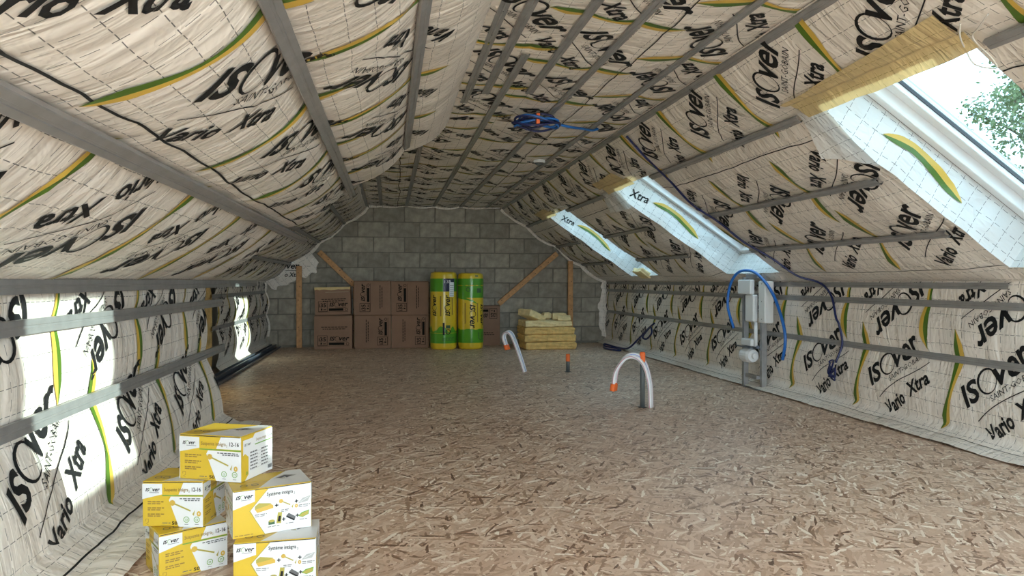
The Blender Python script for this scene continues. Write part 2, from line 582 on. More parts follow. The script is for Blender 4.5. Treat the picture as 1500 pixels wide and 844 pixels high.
class Print:
    def __init__(self):
        self.V, self.T, self.m, self.L = [], [], [], []
        self.n = 0
        self.mats = []

    def add(self, V, T, m_, layer=0):
        if m_ not in self.mats:
            self.mats.append(m_)
        V = np.asarray(V, float)
        T = np.asarray(T, int)
        self.V.append(V)
        self.T.append(T + self.n)
        self.m.append(np.full(len(T), self.mats.index(m_)))
        self.L.append(np.full(len(V), layer, float))
        self.n += len(V)

    def poly(self, pts, m_, layer=0):
        n = len(pts)
        c = np.mean(np.array(pts, float), axis=0)
        self.add(list(pts) + [c], [(i, (i + 1) % n, n) for i in range(n)], m_, layer)

    def rect(self, u0, v0, u1, v1, m_, layer=0):
        self.add([(u0, v0), (u1, v0), (u1, v1), (u0, v1)], [(0, 1, 2), (0, 2, 3)], m_, layer)

    def frame(self, u0, v0, u1, v1, w, m_, layer=0):
        self.rect(u0, v0, u1, v0 + w, m_, layer)
        self.rect(u0, v1 - w, u1, v1, m_, layer)
        self.rect(u0, v0, u0 + w, v1, m_, layer)
        self.rect(u1 - w, v0, u1, v1, m_, layer)

    def text(self, s, u, v, h, m_, bold=0.0, shear=0.0, rot=0.0, width=None, layer=0, res=2):
        V, T = text2d(s, bold, shear, res)
        V = V.copy() * h
        V[:, 0] -= V[:, 0].min()
        if width:
            V[:, 0] *= width / V[:, 0].max()
        c, s_ = math.cos(rot), math.sin(rot)
        self.add(np.c_[u + V[:, 0] * c - V[:, 1] * s_, v + V[:, 0] * s_ + V[:, 1] * c], T, m_, layer)

    def ring(self, u, v, ru, rv, w, m_, rot=0.0, n=20, layer=0, a0=0, a1=2 * PI, off=(0, 0)):
        A = np.linspace(a0, a1, n + 1)
        c, s_ = math.cos(rot), math.sin(rot)
        o = np.c_[ru * np.cos(A), rv * np.sin(A)]
        i_ = np.c_[(ru - w) * np.cos(A) + off[0], (rv - w) * np.sin(A) + off[1]]
        P = np.r_[o, i_]
        P = np.c_[u + P[:, 0] * c - P[:, 1] * s_, v + P[:, 0] * s_ + P[:, 1] * c]
        k = n + 1
        T = []
        for i in range(n):
            T += [(i, i + 1, k + i + 1), (i, k + i + 1, k + i)]
        self.add(P, T, m_, layer)

    def ribbon(self, pts, w, m_, layer=0):
        """pts (n,2); w scalar or per-point half widths (left, right)."""
        P = np.asarray(pts, float)
        D = np.gradient(P, axis=0)
        D /= np.linalg.norm(D, axis=1)[:, None] + 1e-9
        N = np.c_[-D[:, 1], D[:, 0]]
        w = np.asarray(w, float)
        if w.ndim == 0:
            wl = wr = np.full(len(P), w / 2)
        else:
            wl, wr = w[:, 0], w[:, 1]
        A, B = P + N * wl[:, None], P - N * wr[:, None]
        k = len(P)
        T = []
        for i in range(k - 1):
            T += [(i, i + 1, k + i + 1), (i, k + i + 1, k + i)]
        self.add(np.r_[A, B], T, m_, layer)

    def arrays(self, maxedge=None):
        V = np.concatenate(self.V)
        T = np.concatenate(self.T)
        m_ = np.concatenate(self.m)
        L = np.concatenate(self.L)
        if maxedge:
            for _ in range(5):
                P = V[T]
                e = np.stack([np.linalg.norm(P[:, (i + 1) % 3] - P[:, i], axis=1) for i in range(3)], 1)
                big = e.max(1) > maxedge
                if not big.any():
                    break
                k = e[big].argmax(1)
                Tb = T[big]
                r_ = np.arange(len(Tb))
                a, b, c = Tb[r_, k], Tb[r_, (k + 1) % 3], Tb[r_, (k + 2) % 3]
                # split the longest edge; twins share the midpoint position, so no gap opens
                mid = (V[a] + V[b]) / 2
                idx = len(V) + np.arange(len(mid))
                V = np.r_[V, mid]
                L = np.r_[L, L[a]]
                T = np.r_[T[~big], np.c_[a, idx, c], np.c_[idx, b, c]]
                m_ = np.r_[m_[~big], m_[big], m_[big]]
        return V, T, m_, L

    def build(self, name, fn, parent, maxedge=None, keep=None):
        """fn(V, L) -> xyz"""
        V, T, m_, L = self.arrays(maxedge)
        if keep is not None:
            k = keep(V[T].mean(1))
            T, m_ = T[k], m_[k]
            used = np.unique(T)
            re = np.full(len(V), -1)
            re[used] = np.arange(len(used))
            V, L, T = V[used], L[used], re[T]
        return mk(name, fn(V, L), T, self.mats, parent, midx=m_)


def face_map(o, u, v, step=0.0006, base=0.0008):
    o, u, v = (np.array(a, float) for a in (o, u, v))
    n = np.cross(u, v)
    n /= np.linalg.norm(n)
    return lambda V, L: o + V[:, :1] * u + V[:, 1:2] * v + (base + step * L)[:, None] * n


def swoosh_logo(P, u, v, h, m_, rot=0.0, layer=0, ring='black', res=2):
    """the membrane maker's word mark: slanted IS, a swept O, then ver; h is the cap height. Total width about 4.1 h"""
    c, s_ = math.cos(rot), math.sin(rot)

    def at(a, b):
        return u + (a * c - b * s_) * h, v + (a * s_ + b * c) * h
    x, y = at(0, 0)
    P.text('IS', x, y, h, m_, 0.03, 0.25, rot, width=h * 1.18, layer=layer, res=res)
    x, y = at(1.70, 0.50)
    P.ring(x, y, 0.56 * h, 0.62 * h, 0.085 * h, ring, rot - 0.35, 20, layer, off=(0.045 * h, -0.015 * h))
    x, y = at(2.12, 0)
    P.text('ver', x, y, h * 1.25, m_, 0.022, 0.25, rot, width=h * 2.30, layer=layer, res=res)


def logo_proto():
    P = Print()
    h = 0.135
    swoosh_logo(P, 0, 0, h, 'black', res=3)
    P.text('SAINT-GOBAIN', 0.20, -0.062, 0.040, 'black', 0.0, 0.1, width=0.37, res=1)
    s = np.linspace(0.02, 0.60, 14)
    P.ribbon(np.c_[s, -0.105 + 0.014 * np.sin((s - 0.02) * 9)], 0.006, 'black')
    P.text('Vario', 0.03, -0.255, 0.098, 'black', 0.028, 0.2, width=0.235, res=2)
    P.text('Xtra', 0.315, -0.245, 0.098, 'black', 0.03, 0.2, width=0.235, res=2)
    V, T, m_, L = P.arrays(None)
    V = V - np.array([0.30, -0.05])
    return V, T


def refine(V, T, e):
    p = Print()
    p.add(V, T, 'black')
    V, T, _, _ = p.arrays(e)
    return V, T


LOGO0 = logo_proto()
LOGO = {'near': refine(*LOGO0, 0.035), 'far': refine(*LOGO0, 0.09)}


# ------------------------------------------------------------------ membrane sheets
class Sheet:
    def __init__(s, prof, side, y0, y1, pinch, amp, holes=(), wr=0.007, seed=1, smooth=2):
        P = np.array(prof, float)
        d = np.r_[0, np.cumsum(np.linalg.norm(np.diff(P, axis=0), axis=1))]
        s.len = d[-1]
        t = np.linspace(0, s.len, max(8, int(s.len / 0.02)))
        X, Z = np.interp(t, d, P[:, 0]), np.interp(t, d, P[:, 1])
        for _ in range(smooth):
            X[1:-1] = (X[:-2] + X[1:-1] + X[2:]) / 3
            Z[1:-1] = (Z[:-2] + Z[1:-1] + Z[2:]) / 3
        s.t, s.X, s.Z, s.side = t, X, Z, side
        tx, tz = np.gradient(X), np.gradient(Z)
        l = np.hypot(tx, tz)
        s.nx, s.nz = -tz / l * side, tx / l * side
        s.y0, s.y1, s.amp, s.wr, s.seed, s.holes = y0, y1, amp, wr, seed, holes
        s.pinch = np.array(sorted(set([0.0, *pinch, s.len])))

    def disp(s, y, t):
        i = np.clip(np.searchsorted(s.pinch, t, side='right') - 1, 0, len(s.pinch) - 2)
        a, b = s.pinch[i], s.pinch[i + 1]
        w = np.maximum(b - a, 1e-6)
        x = np.clip((t - a) / w, 0, 1)
        bl = s.amp * np.minimum(1.0, w / 0.5) * np.sin(PI * x) ** 0.75
        bl = bl * (0.75 + 0.5 * vnoise(y / 0.8, i * 7.3, s.seed))
        n1 = vnoise(y / 0.085 + 3 * vnoise(y / 0.6, t / 0.5, s.seed + 5), t / 0.6, s.seed + 2)
        n2 = vnoise(y / 0.21, t / 0.28, s.seed + 3)
        n3 = vnoise(y / 0.55, t / 0.4, s.seed + 4)
        wr = s.wr * (0.35 + 0.9 * n3) * ((1 - np.abs(2 * n1 - 1)) + 1.2 * n2 - 0.9)
        for (ya, yb, ta, tb) in s.holes:
            dy = np.maximum(np.maximum(ya - y, y - yb), 0) / 0.32
            k = np.clip(dy, 0, 1)
            k = np.where((t > ta - .1) & (t < tb + .1), .22 + .78 * k * k * (3 - 2 * k), 1.0)
            bl = bl * k
        return bl + wr

    def P(s, y, t, off=0.0):
        y = np.asarray(y, float)
        t = np.asarray(t, float)
        d = s.disp(y, t) + off
        return np.stack([np.interp(t, s.t, s.X) + np.interp(t, s.t, s.nx) * d, y,
                         np.interp(t, s.t, s.Z) + np.interp(t, s.t, s.nz) * d], -1)

    def flat(s, t, off=0.0):
        return (float(np.interp(t, s.t, s.X) + np.interp(t, s.t, s.nx) * off), float(np.interp(t, s.t, s.Z) + np.interp(t, s.t, s.nz) * off))

    def build(s, name, material, parent=None, dy=0.028, dt=0.028, back=0.01):
        ys = np.linspace(s.y0, s.y1, int((s.y1 - s.y0) / dy) + 1)
        ts = np.linspace(0, s.len, int(s.len / dt) + 1)
        for (ya, yb, ta, tb) in s.holes:
            ys = np.r_[ys, ya, yb]
            ts = np.r_[ts, ta, tb]
        ys = np.unique(np.round(ys, 5))
        ts = np.unique(np.round(ts, 5))
        Y, T = np.meshgrid(ys, ts, indexing='ij')
        V = s.P(Y, T).reshape(-1, 3)
        nt_ = len(ts)
        I, J = np.meshgrid(np.arange(len(ys) - 1), np.arange(nt_ - 1), indexing='ij')
        q = np.stack([I * nt_ + J, (I + 1) * nt_ + J, (I + 1) * nt_ + J + 1, I * nt_ + J + 1], -1).reshape(-1, 4)
        if s.side < 0:
            q = q[:, ::-1]
        yc = ((ys[:-1] + ys[1:]) / 2)[I].ravel()
        tc = ((ts[:-1] + ts[1:]) / 2)[J].ravel()
        keep = np.ones(len(q), bool)
        for (ya, yb, ta, tb) in s.holes:
            keep &= ~((yc > ya) & (yc < yb) & (tc > ta) & (tc < tb))
        uv = np.stack([-s.side * Y, T], -1).reshape(-1, 2)
        s.obj = mk(name, V, q[keep], material, parent, uv=uv, smooth=True)
        return s.obj

    def keep(s, m=0.01):
        def k(C):
            y, t = -s.side * C[:, 0], C[:, 1]
            ok = (y > s.y0 + m) & (y < s.y1 - m) & (t > m) & (t < s.len - m)
            for (ya, yb, ta, tb) in s.holes:
                ok &= ~((y > ya - m) & (y < yb + m) & (t > ta - m) & (t < tb + m))
            return ok
        return k

    def fn(s, off=0.0045):
        return lambda V, L: s.P(-s.side * V[:, 0], V[:, 1], off + 0.0008 * L)

    def dress(s, rows, seams=(), period=0.9, ang=math.radians(36), seed=3, far_y=6.0, stripe=True, skip=()):
        """rows: (t centre, turned?, y phase of a logo, y phase of a stripe)."""
        rg = random.Random(seed)
        P = Print()
        for (tc, turned, yl, ysr) in rows:
            k0 = int(math.floor((s.y0 - yl) / period)) - 1
            for k in range(k0, k0 + int((s.y1 - s.y0) / period) + 3):
                y = yl + k * period + rg.uniform(-.03, .03)
                if s.y0 - .3 < y < s.y1 + .3 and y > -1.2:
                    V, T = LOGO['near' if y < far_y else 'far']
                    a = ang + (PI if turned else 0) + rg.uniform(-.04, .04)
                    c, sn = math.cos(a), math.sin(a)
                    u = -s.side * y
                    P.add(np.c_[u + V[:, 0] * c - V[:, 1] * sn, tc + V[:, 0] * sn + V[:, 1] * c], T, 'black')
                y = ysr + k * period + rg.uniform(-.03, .03)
                if stripe and s.y0 - .3 < y < s.y1 + .3 and y > -1.2:
                    u = -s.side * y
                    q = np.linspace(-0.36, 0.34, 29 if y < far_y else 15)
                    sg = -1 if turned else 1
                    bend = 0.055 * np.sin(q * 5.2 + 0.5) - 0.12 * q * q
                    c = np.c_[u + sg * bend, tc + sg * (q + 0.02)]
                    x = (q - q[0]) / (q[-1] - q[0])
                    env = np.clip(np.minimum(x, 1 - x) * 7, 0, 1) ** 0.8
                    wa = (0.027 + 0.012 * np.sin(x * 9 + 1)) * env + 0.001
                    wb = (0.026 + 0.010 * np.cos(x * 8)) * env + 0.001
                    z = np.zeros_like(wa)
                    P.ribbon(c, np.c_[z, wb], 'yellow' if y < far_y + 3 else 'yellow')
                    P.ribbon(c, np.c_[wa, z], 'green')
        for (ts, w) in seams:
            yy = np.arange(max(s.y0, -1.0) + .02, s.y1 - .02, 0.05)
            P.ribbon(np.c_[-s.side * yy, ts + 0.05 * (vnoise(yy / .7, yy * 0 + ts, 9) - .5) + 0.012 * (vnoise(yy / .12, yy * 0, 4) - .5)], w, 'black')
        if P.n:
            return P.build('print', s.fn(), s.obj, 0.09, s.keep())


HOLES = [(a, b, T_BOT, T_TOP) for a, b in WINS]

# floor
struct(mk('floor', [(XLF - .5, YR - .2, 0), (XR + .5, YR - .2, 0), (XR + .5, YB + .3, 0), (XLF - .5, YB + .3, 0),
                    (XLF - .5, YR - .2, -.2), (XR + .5, YR - .2, -.2), (XR + .5, YB + .3, -.2), (XLF - .5, YB + .3, -.2)],
          [(0, 1, 2, 3), (7, 6, 5, 4), (0, 4, 5, 1), (1, 5, 6, 2), (2, 6, 7, 3), (3, 7, 4, 0)], 'osb'))

# knee wall under the skylights
KR = Sheet([(3.52, .012), (3.63, .018), (3.69, .09), (XR, .5), (XR, ZK)], 1, YR, YB, [.22, .66, 1.02], 0.045, seed=11)
struct(KR.build('wall_right', 'membrane'))
KR.dress([(0.50, False, 4.60, 4.12), (1.06, True, 4.70, 4.30)], [(0.10, .006)], period=0.905, seed=5, far_y=6.5)
# slope with the skylights
H_R = [0.30, 0.60, 0.94]
T_R = [SLR_LEN * h / (ZC - ZK) for h in H_R]
SR = Sheet([(XR, ZK), (XCR, ZC)], 1, YR, YB, T_R, 0.05, HOLES, seed=23, smooth=0)
struct(SR.build('ceiling_slope_right', 'membrane'))
SR.dress([(0.56, False, 3.86, 4.30), (1.15, True, 3.93, 4.36), (1.95, False, 3.44, 3.93)], [(0.20, .006), (1.53, .007)], period=0.88, seed=6, far_y=6.5)
# flat ceiling (starts at the sloping side with the skylights)
CN = Sheet([(XCR, ZC), (XCN - .1, ZC)], 1, YR, YS, [XCR - 1.6, XCR - 1.165, XCR - .9, XCR - .73, XCR - .62], 0.03, seed=31, smooth=0)
struct(CN.build('ceiling', 'membrane'))
CN.dress([(0.18, False, 4.08, 3.75), (0.80, True, 3.66, 3.95), (1.28, True, 3.26, 3.62)], [(0.53, .007)], period=0.78, seed=8, far_y=9)
CF = Sheet([(XCR, ZC + .004), (XCF, ZC + .004)], 1, YS - .15, YB, [XCR - 1.6, XCR - 1.165, XCR - .73, XCR - .28, XCR + .125], 0.03, seed=37, smooth=0)
struct(CF.build('ceiling_far', 'membrane'))
CF.dress([(0.18, False, 6.25, 5.9), (0.80, True, 5.82, 6.15), (1.45, False, 5.9, 5.6), (2.0, True, 5.8, 6.1)], [(0.53, .007), (1.72, .007)], period=0.95, seed=9)
# thicker lining beside the boxes
KL = Sheet([(-.93, .012), (-1.10, .016), (-1.24, .06), (-1.33, .46), (XLN, .7), (XLN, ZK)], -1, YR, YS, [.16, .80, 1.16], 0.05, wr=.009, seed=41)
struct(KL.build('wall_left', 'membrane', dy=.022, dt=.022))
KL.dress([(0.62, False, 3.88, 3.42), (1.18, True, 3.55, 3.15)], [(0.20, .008)], period=0.93, seed=12)
SLN_LEN = math.hypot(XCN - XLN, ZC - ZK)
H_N = [0.396, 0.717, 1.007]
T_N = [SLN_LEN * h / (ZC - ZK) for h in H_N]
SLN = Sheet([(XLN, ZK), (XCN, ZC)], -1, YR, YS, T_N, 0.06, wr=.009, seed=43, smooth=0)
struct(SLN.build('ceiling_slope_left', 'membrane', dy=.022, dt=.022))
SLN.dress([(0.40, True, 2.55, 3.05), (1.10, False, 2.27, 1.85), (1.62, True, 2.9, 2.45)], [(0.80, .009)], period=0.98, seed=13)
# end face of the thicker lining, and the lining beyond it
poly_end = [(-1.30, .03), (XLN, .5), (XLN, ZK), (XCN, ZC), (XCF, ZC + .05), (XLF - .05, ZK), (XLF - .05, .03)]
struct(mk('wall_left_end', [(x, YS + .012, z) for x, z in poly_end] + [(x, YS - .03, z) for x, z in poly_end],
          [tuple(range(7)), tuple(range(13, 6, -1))] + [(i, i + 7, (i + 1) % 7 + 7, (i + 1) % 7) for i in range(7)], 'reveal',
          uv=[(x, z) for x, z in poly_end] * 2))
KF = Sheet([(XLF + .13, .012), (XLF + .05, .02), (XLF, .12), (XLF, .5), (XLF, ZK)], -1, 8.45, YB, [.16, .60, .96], 0.06, wr=.011, seed=47)
struct(KF.build('wall_left_far', 'membrane'))
KF.dress([(0.55, False, 8.9, 9.3), (1.05, True, 8.7, 9.1)], period=0.9, seed=14)
SLF_LEN = math.hypot(XCF - XLF, ZC - ZK)
T_F = [SLF_LEN * h / (ZC - ZK) for h in (.298, .646, .947)]
SLF = Sheet([(XLF, ZK), (XCF, ZC)], -1, YS, YB, T_F, 0.05, seed=53, smooth=0)
struct(SLF.build('ceiling_slope_left_far', 'membrane'))
SLF.dress([(0.42, True, 5.9, 6.3), (1.0, False, 5.7, 6.1), (1.62, True, 5.9, 6.3)], [(.98, .008), (1.55, .006)], period=0.85, seed=15)

# ------------------------------------------------------------------ outer shell
def slope_pt(t, out):
    return XR + SLR_U[0] * t - SLR_N[0] * out, ZK + SLR_U[1] * t - SLR_N[1] * out


def roof_right():
    tb = [-0.75, T_BOT - 0.08, T_TOP + 0.05, 3.95]
    yb = [YR - .3]
    for a, b in sorted(WINS):
        yb += [a, b]
    yb.append(YB + .3)
    V, F = [], []
    for i in range(len(yb) - 1):
        for j in range(3):
            if i % 2 == 1 and j == 1:
                continue
            k = len(V)
            for o_ in (ROOF_D, ROOF_D + .12):
                for (t, y) in ((tb[j], yb[i]), (tb[j + 1], yb[i]), (tb[j + 1], yb[i + 1]), (tb[j], yb[i + 1])):
                    x, z = slope_pt(t, o_)
                    V.append((x, y, z))
            F += [(k, k + 1, k + 2, k + 3), (k + 7, k + 6, k + 5, k + 4)] + [(k + a, k + 4 + a, k + 4 + (a + 1) % 4, k + (a + 1) % 4) for a in range(4)]
    return struct(mk('roof_right', V, F, 'rooftile'))


roof_right()
RX, RZ = slope_pt(3.95, ROOF_D)
RX2, RZ2 = slope_pt(3.95, ROOF_D + .12)
struct(extrude_poly('roof_left', [(RX2, RZ2 + .02), (RX, RZ), (-3.0, ZK - .35), (-3.1, ZK - .22)], YR - .3, YB + .3, 'rooftile'))
ex, ez = slope_pt(-.75, ROOF_D)
struct(extrude_poly('wall_right_outer', [(XR + .12, -.2), (XR + .42, -.2), (XR + .42, ZK + .12), (XR + .12, ZK + .28)], YR - .3, YB + .3, 'plaster'))
struct(extrude_poly('wall_left_outer', [(XLF - .45, -.2), (XLF - .15, -.2), (XLF - .15, ZK + .05), (XLF - .45, ZK + .05)], YR - .3, YB + .3, 'plaster'))
ridge = (RX, RZ)
gable = [(XLF - .45, -.2), (XR + .42, -.2), (XR + .42, ZK + .1), ridge, (XLF - .45, ZK + .02)]
wb = struct(extrude_poly('wall_back', gable, YB + .012, YB + .25, 'mortar'))

# concrete blocks of the back gable, each its own piece
blk = []
for q in range(4):
    bm = bmesh.new()
    bm_box(bm, (-.241, 0, -.1165), (.241, .05, .1165), None, .006)
    rg = random.Random(q)
    for v in bm.verts:
        v.co += Vector((rg.uniform(-.003, .003), rg.uniform(-.003, .003), rg.uniform(-.0025, .0025)))
    me = bpy.data.meshes.new('block')
    bm.to_mesh(me)
    bm.free()
    me.materials.append(M['block'])
    blk.append(me)
rg = random.Random(3)
for r in range(10):
    z = .03 + .125 + r * .25 - (.0 if r else .0)
    x = -2.55 + (.30 if r % 2 else .05)
    while x < 4.2:
        hi = ZC + .12 if XCF - .1 < x < XCR + .1 else (ZK + (XR + .15 - x) * .67 + .12 if x > .7 else ZK + (x - XLF + .15) * .77 + .12)
        if XLF - .15 < x < XR + .15 and z - .125 < hi:
            o = bpy.data.objects.new('block', rg.choice(blk))
            COL.objects.link(o)
            o.parent = wb
            o.location = (x, YB + rg.uniform(-.004, .003), z)
            o.rotation_euler = (0, PI if rg.random() < .5 else 0, 0)
        x += .5

# rear gable behind the camera with a wide glazed opening added as daylight fill
GX0, GX1, GZ0, GZ1 = -1.25, 3.6, 0.05, 2.25
bm = bmesh.new()
bm_box(bm, (XLF - .45, YR - .3, -.2), (GX0, YR, 1.75))
bm_box(bm, (GX1, YR - .3, -.2), (XR + .42, YR, ZK + .3))
bm_box(bm, (GX0, YR - .3, -.2), (GX1, YR, GZ0))
bm_box(bm, (GX0 - 1.2, YR - .3, GZ1), (GX1 + .6, YR, RZ + .2))
struct(bm_obj('wall_rear', bm, 'plaster'))
wr_ = struct(bpy.data.objects.new('window_5', None))
COL.objects.link(wr_)
wr_.location = ((GX0 + GX1) / 2, YR - .15, GZ0)
hw, hh = (GX1 - GX0) / 2, GZ1 - GZ0
for nm, lo, hi in (('frame', (-hw, -.04, 0), (-hw + .07, .04, hh)), ('frame', (hw - .07, -.04, 0), (hw, .04, hh)), ('frame', (-hw + .07, -.04, 0), (hw - .07, .04, .07)),
                   ('frame', (-hw + .07, -.04, hh - .07), (hw - .07, .04, hh)), ('frame', (-.04, -.04, .07), (.04, .04, hh - .07))):
    box(nm, lo, hi, 'frame', wr_, .006)
box('pane', (-hw + .07, -.004, .07), (-.04, .004, hh - .07), 'glass', wr_)
box('pane', (.04, -.004, .07), (hw - .07, .004, hh - .07), 'glass', wr_)
portal('daylight_portal', ((GX0 + GX1) / 2, YR - .32, (GZ0 + GZ1) / 2), (0, 1, 0), GX1 - GX0, GZ1 - GZ0)

# outside: ground and a tree beyond the skylights
struct(mk('ground', [(-60, -60, -2.9), (90, -60, -2.9), (90, 90, -2.9), (-60, 90, -2.9)], [(0, 1, 2, 3)], 'paleground'))


# ------------------------------------------------------------------ skylights
def skylight(i, ya, yb):
    root = struct(bpy.data.objects.new('window_%d' % (i + 1), None))
    COL.objects.link(root)
    tm, ym = (T_TOP + T_BOT) / 2, (ya + yb) / 2
    x, z = slope_pt(tm, ROOF_D)
    U = Vector((0, 1, 0))
    Vv = Vector((SLR_U[0], 0, SLR_U[1]))
    N = -Vector((SLR_N[0], 0, SLR_N[1]))          # outward
    mtx = Matrix((U, Vv, N)).transposed().to_4x4()
    mtx.translation = Vector((x, ym, z))
    root.matrix_world = mtx
    w, h = (yb - ya) / 2, (T_TOP - T_BOT) / 2 + .03

    def bar(name, lo, hi, m_='frame', p=root, bv=.004):
        return box(name, lo, hi, m_, p, bv)
    d0, d1 = -.06, .11
    a = .055
    bar('frame', (-w, -h, d0), (-w + a, h, d1))
    bar('frame', (w - a, -h, d0), (w, h, d1))
    bar('frame', (-w + a, h - a, d0), (w - a, h, d1))
    bar('frame', (-w + a, -h, d0), (w - a, -h + a, d1))
    b = .065
    s0, s1 = .0, .075
    bar('sash', (-w + a + .004, -h + a + .004, s0), (-w + a + b, h - a - .004, s1))
    bar('sash', (w - a - b, -h + a + .004, s0), (w - a - .004, h - a - .004, s1))
    bar('sash', (-w + a + b, h - a - b, s0), (w - a - b, h - a - .004, s1))
    bar('sash', (-w + a + b, -h + a + .004, s0), (w - a - b, -h + a + b, s1))
    g = .006
    for lo, hi in (((-w + a + b, -h + a + b, .03), (-w + a + b + g, h - a - b, .05)), ((w - a - b - g, -h + a + b, .03), (w - a - b, h - a - b, .05)),
                   ((-w + a + b, h - a - b - g, .03), (w - a - b, h - a - b, .05)), ((-w + a + b, -h + a + b, .03), (w - a - b, -h + a + b + g, .05))):
        bar('gasket', lo, hi, 'gasket', root, 0)
    bar('pane', (-w + a + b, -h + a + b, .037), (w - a - b, h - a - b, .045), 'dimglass', root, 0)
    # ventilation flap bar along the top
    fl = bar('ventilation_flap', (-w + a + .10, h - a - .085, -.045), (w - a - .10, h - a - .012, -.002), 'frame', root, .012)
    bar('handle_lip', (-w + a + .14, h - a - .098, -.052), (w - a - .14, h - a - .083, -.036), 'alu', fl, .003)
    bar('cladding', (-w - .06, -h - .06, .112), (-w + .02, h + .06, .16), 'alu', root)
    bar('cladding', (w - .02, -h - .06, .112), (w + .06, h + .06, .16), 'alu', root)
    bar('cladding', (-w + .02, h - .03, .112), (w - .02, h + .06, .16), 'alu', root)
    bar('cladding', (-w + .02, -h - .06, .112), (w - .02, -h + .03, .16), 'alu', root)
    # membrane-lined reveal: far cheek, near cheek, head, sill
    def loft(name, edge_in, edge_out, nb=9, seed=1, pr=None):
        A, B = np.array(edge_in), np.array(edge_out)
        na = len(A)
        g_ = np.linspace(0, 1, nb)
        nrm = np.cross(A[-1] - A[0], B[0] - A[0])
        nrm /= np.linalg.norm(nrm)
        if nrm @ (np.array([x, ym, z]) - A.mean(0)) < 0:
            nrm = -nrm
        L = np.r_[0, np.cumsum(np.linalg.norm(np.diff(A, axis=0), axis=1))]
        dep = float(np.linalg.norm(B[na // 2] - A[na // 2]))

        def at(a_, b_, off=0.0):
            """a_ metres along the edge, b_ 0..1 through the depth"""
            p = np.stack([np.interp(a_, L, A[:, k]) * (1 - b_) + np.interp(a_, L, B[:, k]) * b_ for k in range(3)], -1)
            e = np.sin(PI * np.clip(b_, 0, 1)) * np.clip(np.minimum(a_, L[-1] - a_) / .12, 0, 1)
            d = e * (0.035 * (vnoise(a_ / .22, b_ * 2.2, seed) - .35) + 0.02 * (vnoise(a_ / .07, b_ * 2.0, seed + 3) - .5)) + off
            return p + d[..., None] * nrm
        aa = np.linspace(0, L[-1], na * 2)
        Ag, Bg = np.meshgrid(aa, g_, indexing='ij')
        V = at(Ag, Bg).reshape(-1, 3)
        I, J = np.meshgrid(np.arange(len(aa) - 1), np.arange(nb - 1), indexing='ij')
        q = np.stack([I * nb + J, (I + 1) * nb + J, (I + 1) * nb + J + 1, I * nb + J + 1], -1).reshape(-1, 4)
        o = mk(name, V, q, 'reveal', None, uv=np.stack([Bg * dep, Ag], -1).reshape(-1, 2), smooth=True)
        o.parent = SR.obj
        if pr:
            pr.build('print', lambda W, Ly: at(W[:, 1], W[:, 0] / dep, 0.004 + .0008 * Ly), o, 0.03)
        return o
    ts = np.linspace(T_BOT, T_TOP, 40)
    yy = np.linspace(ya, yb, 26)

    def outp(y, t):
        xx, zz = slope_pt(t, ROOF_D - .06)
        return (xx, y, zz)
    top = lambda t: T_BOT - .02 + (t - T_BOT) / (T_TOP - T_BOT) * (T_TOP - T_BOT + .04)
    pr = None
    if i < 3:
        pr = Print()
        q = np.linspace(0, .62, 24)
        c = np.c_[.10 + .07 * np.sin(q * 4.2) + .02, .30 + q + .18]
        x_ = q / .62
        env = np.clip(np.minimum(x_, 1 - x_) * 6, 0, 1) ** .7
        zz_ = np.zeros_like(q)
        pr.ribbon(c, np.c_[zz_, .030 * env + .002], 'yellow')
        pr.ribbon(c, np.c_[.028 * env + .002, zz_], 'green')
        if i > 0:
            pr.text('Xtra', .07, 1.36, .085, 'black', .02, .2, rot=-PI / 2 + .2, width=.22)
    loft('reveal_cheek', [SR.P(yb, t) for t in ts], [outp(yb, top(t)) for t in ts], seed=61 + i, pr=pr)
    loft('reveal_cheek', [SR.P(ya, t) for t in ts], [outp(ya, top(t)) for t in ts], seed=71 + i)
    loft('reveal_head', [SR.P(y, T_TOP) for y in yy], [outp(y, T_TOP + .02) for y in yy], seed=81 + i)
    loft('reveal_sill', [SR.P(y, T_BOT) for y in yy], [outp(y, T_BOT - .02) for y in yy], seed=91 + i)
    px, pz = slope_pt(tm, ROOF_D + .3)
    portal('daylight_portal', (px, ym, pz), (-N.x, 0, -N.z), yb - ya, T_TOP - T_BOT)


for i, (a, b) in enumerate(WINS):
    skylight(i, a, b)


def patch(name, sheet, outline, material, off=0.008, curl=0.0, seed=1, n=18):
    """a loose piece of film lying on a sheet; outline = (y,t) corners of a quad, counted round"""
    o_ = np.array(outline, float)
    g = np.linspace(0, 1, n)
    A, B = np.meshgrid(g, g, indexing='ij')
    Q = (o_[0] * ((1 - A) * (1 - B))[..., None] + o_[1] * (A * (1 - B))[..., None] + o_[2] * (A * B)[..., None] + o_[3] * ((1 - A) * B)[..., None])
    Q[..., 1] += .012 * (vnoise(A * 6, B * 2, seed) - .5)
    lift = off + curl * (1 - B) ** 2 + .006 * vnoise(A * 5, B * 5, seed + 2)
    V = sheet.P(Q[..., 0], Q[..., 1], lift).reshape(-1, 3)
    I, J = np.meshgrid(np.arange(n - 1), np.arange(n - 1), indexing='ij')
    q = np.stack([I * n + J, (I + 1) * n + J, (I + 1) * n + J + 1, I * n + J + 1], -1).reshape(-1, 4)
    return mk(name, V, q, material, sheet.obj, uv=Q.reshape(-1, 2), smooth=True)


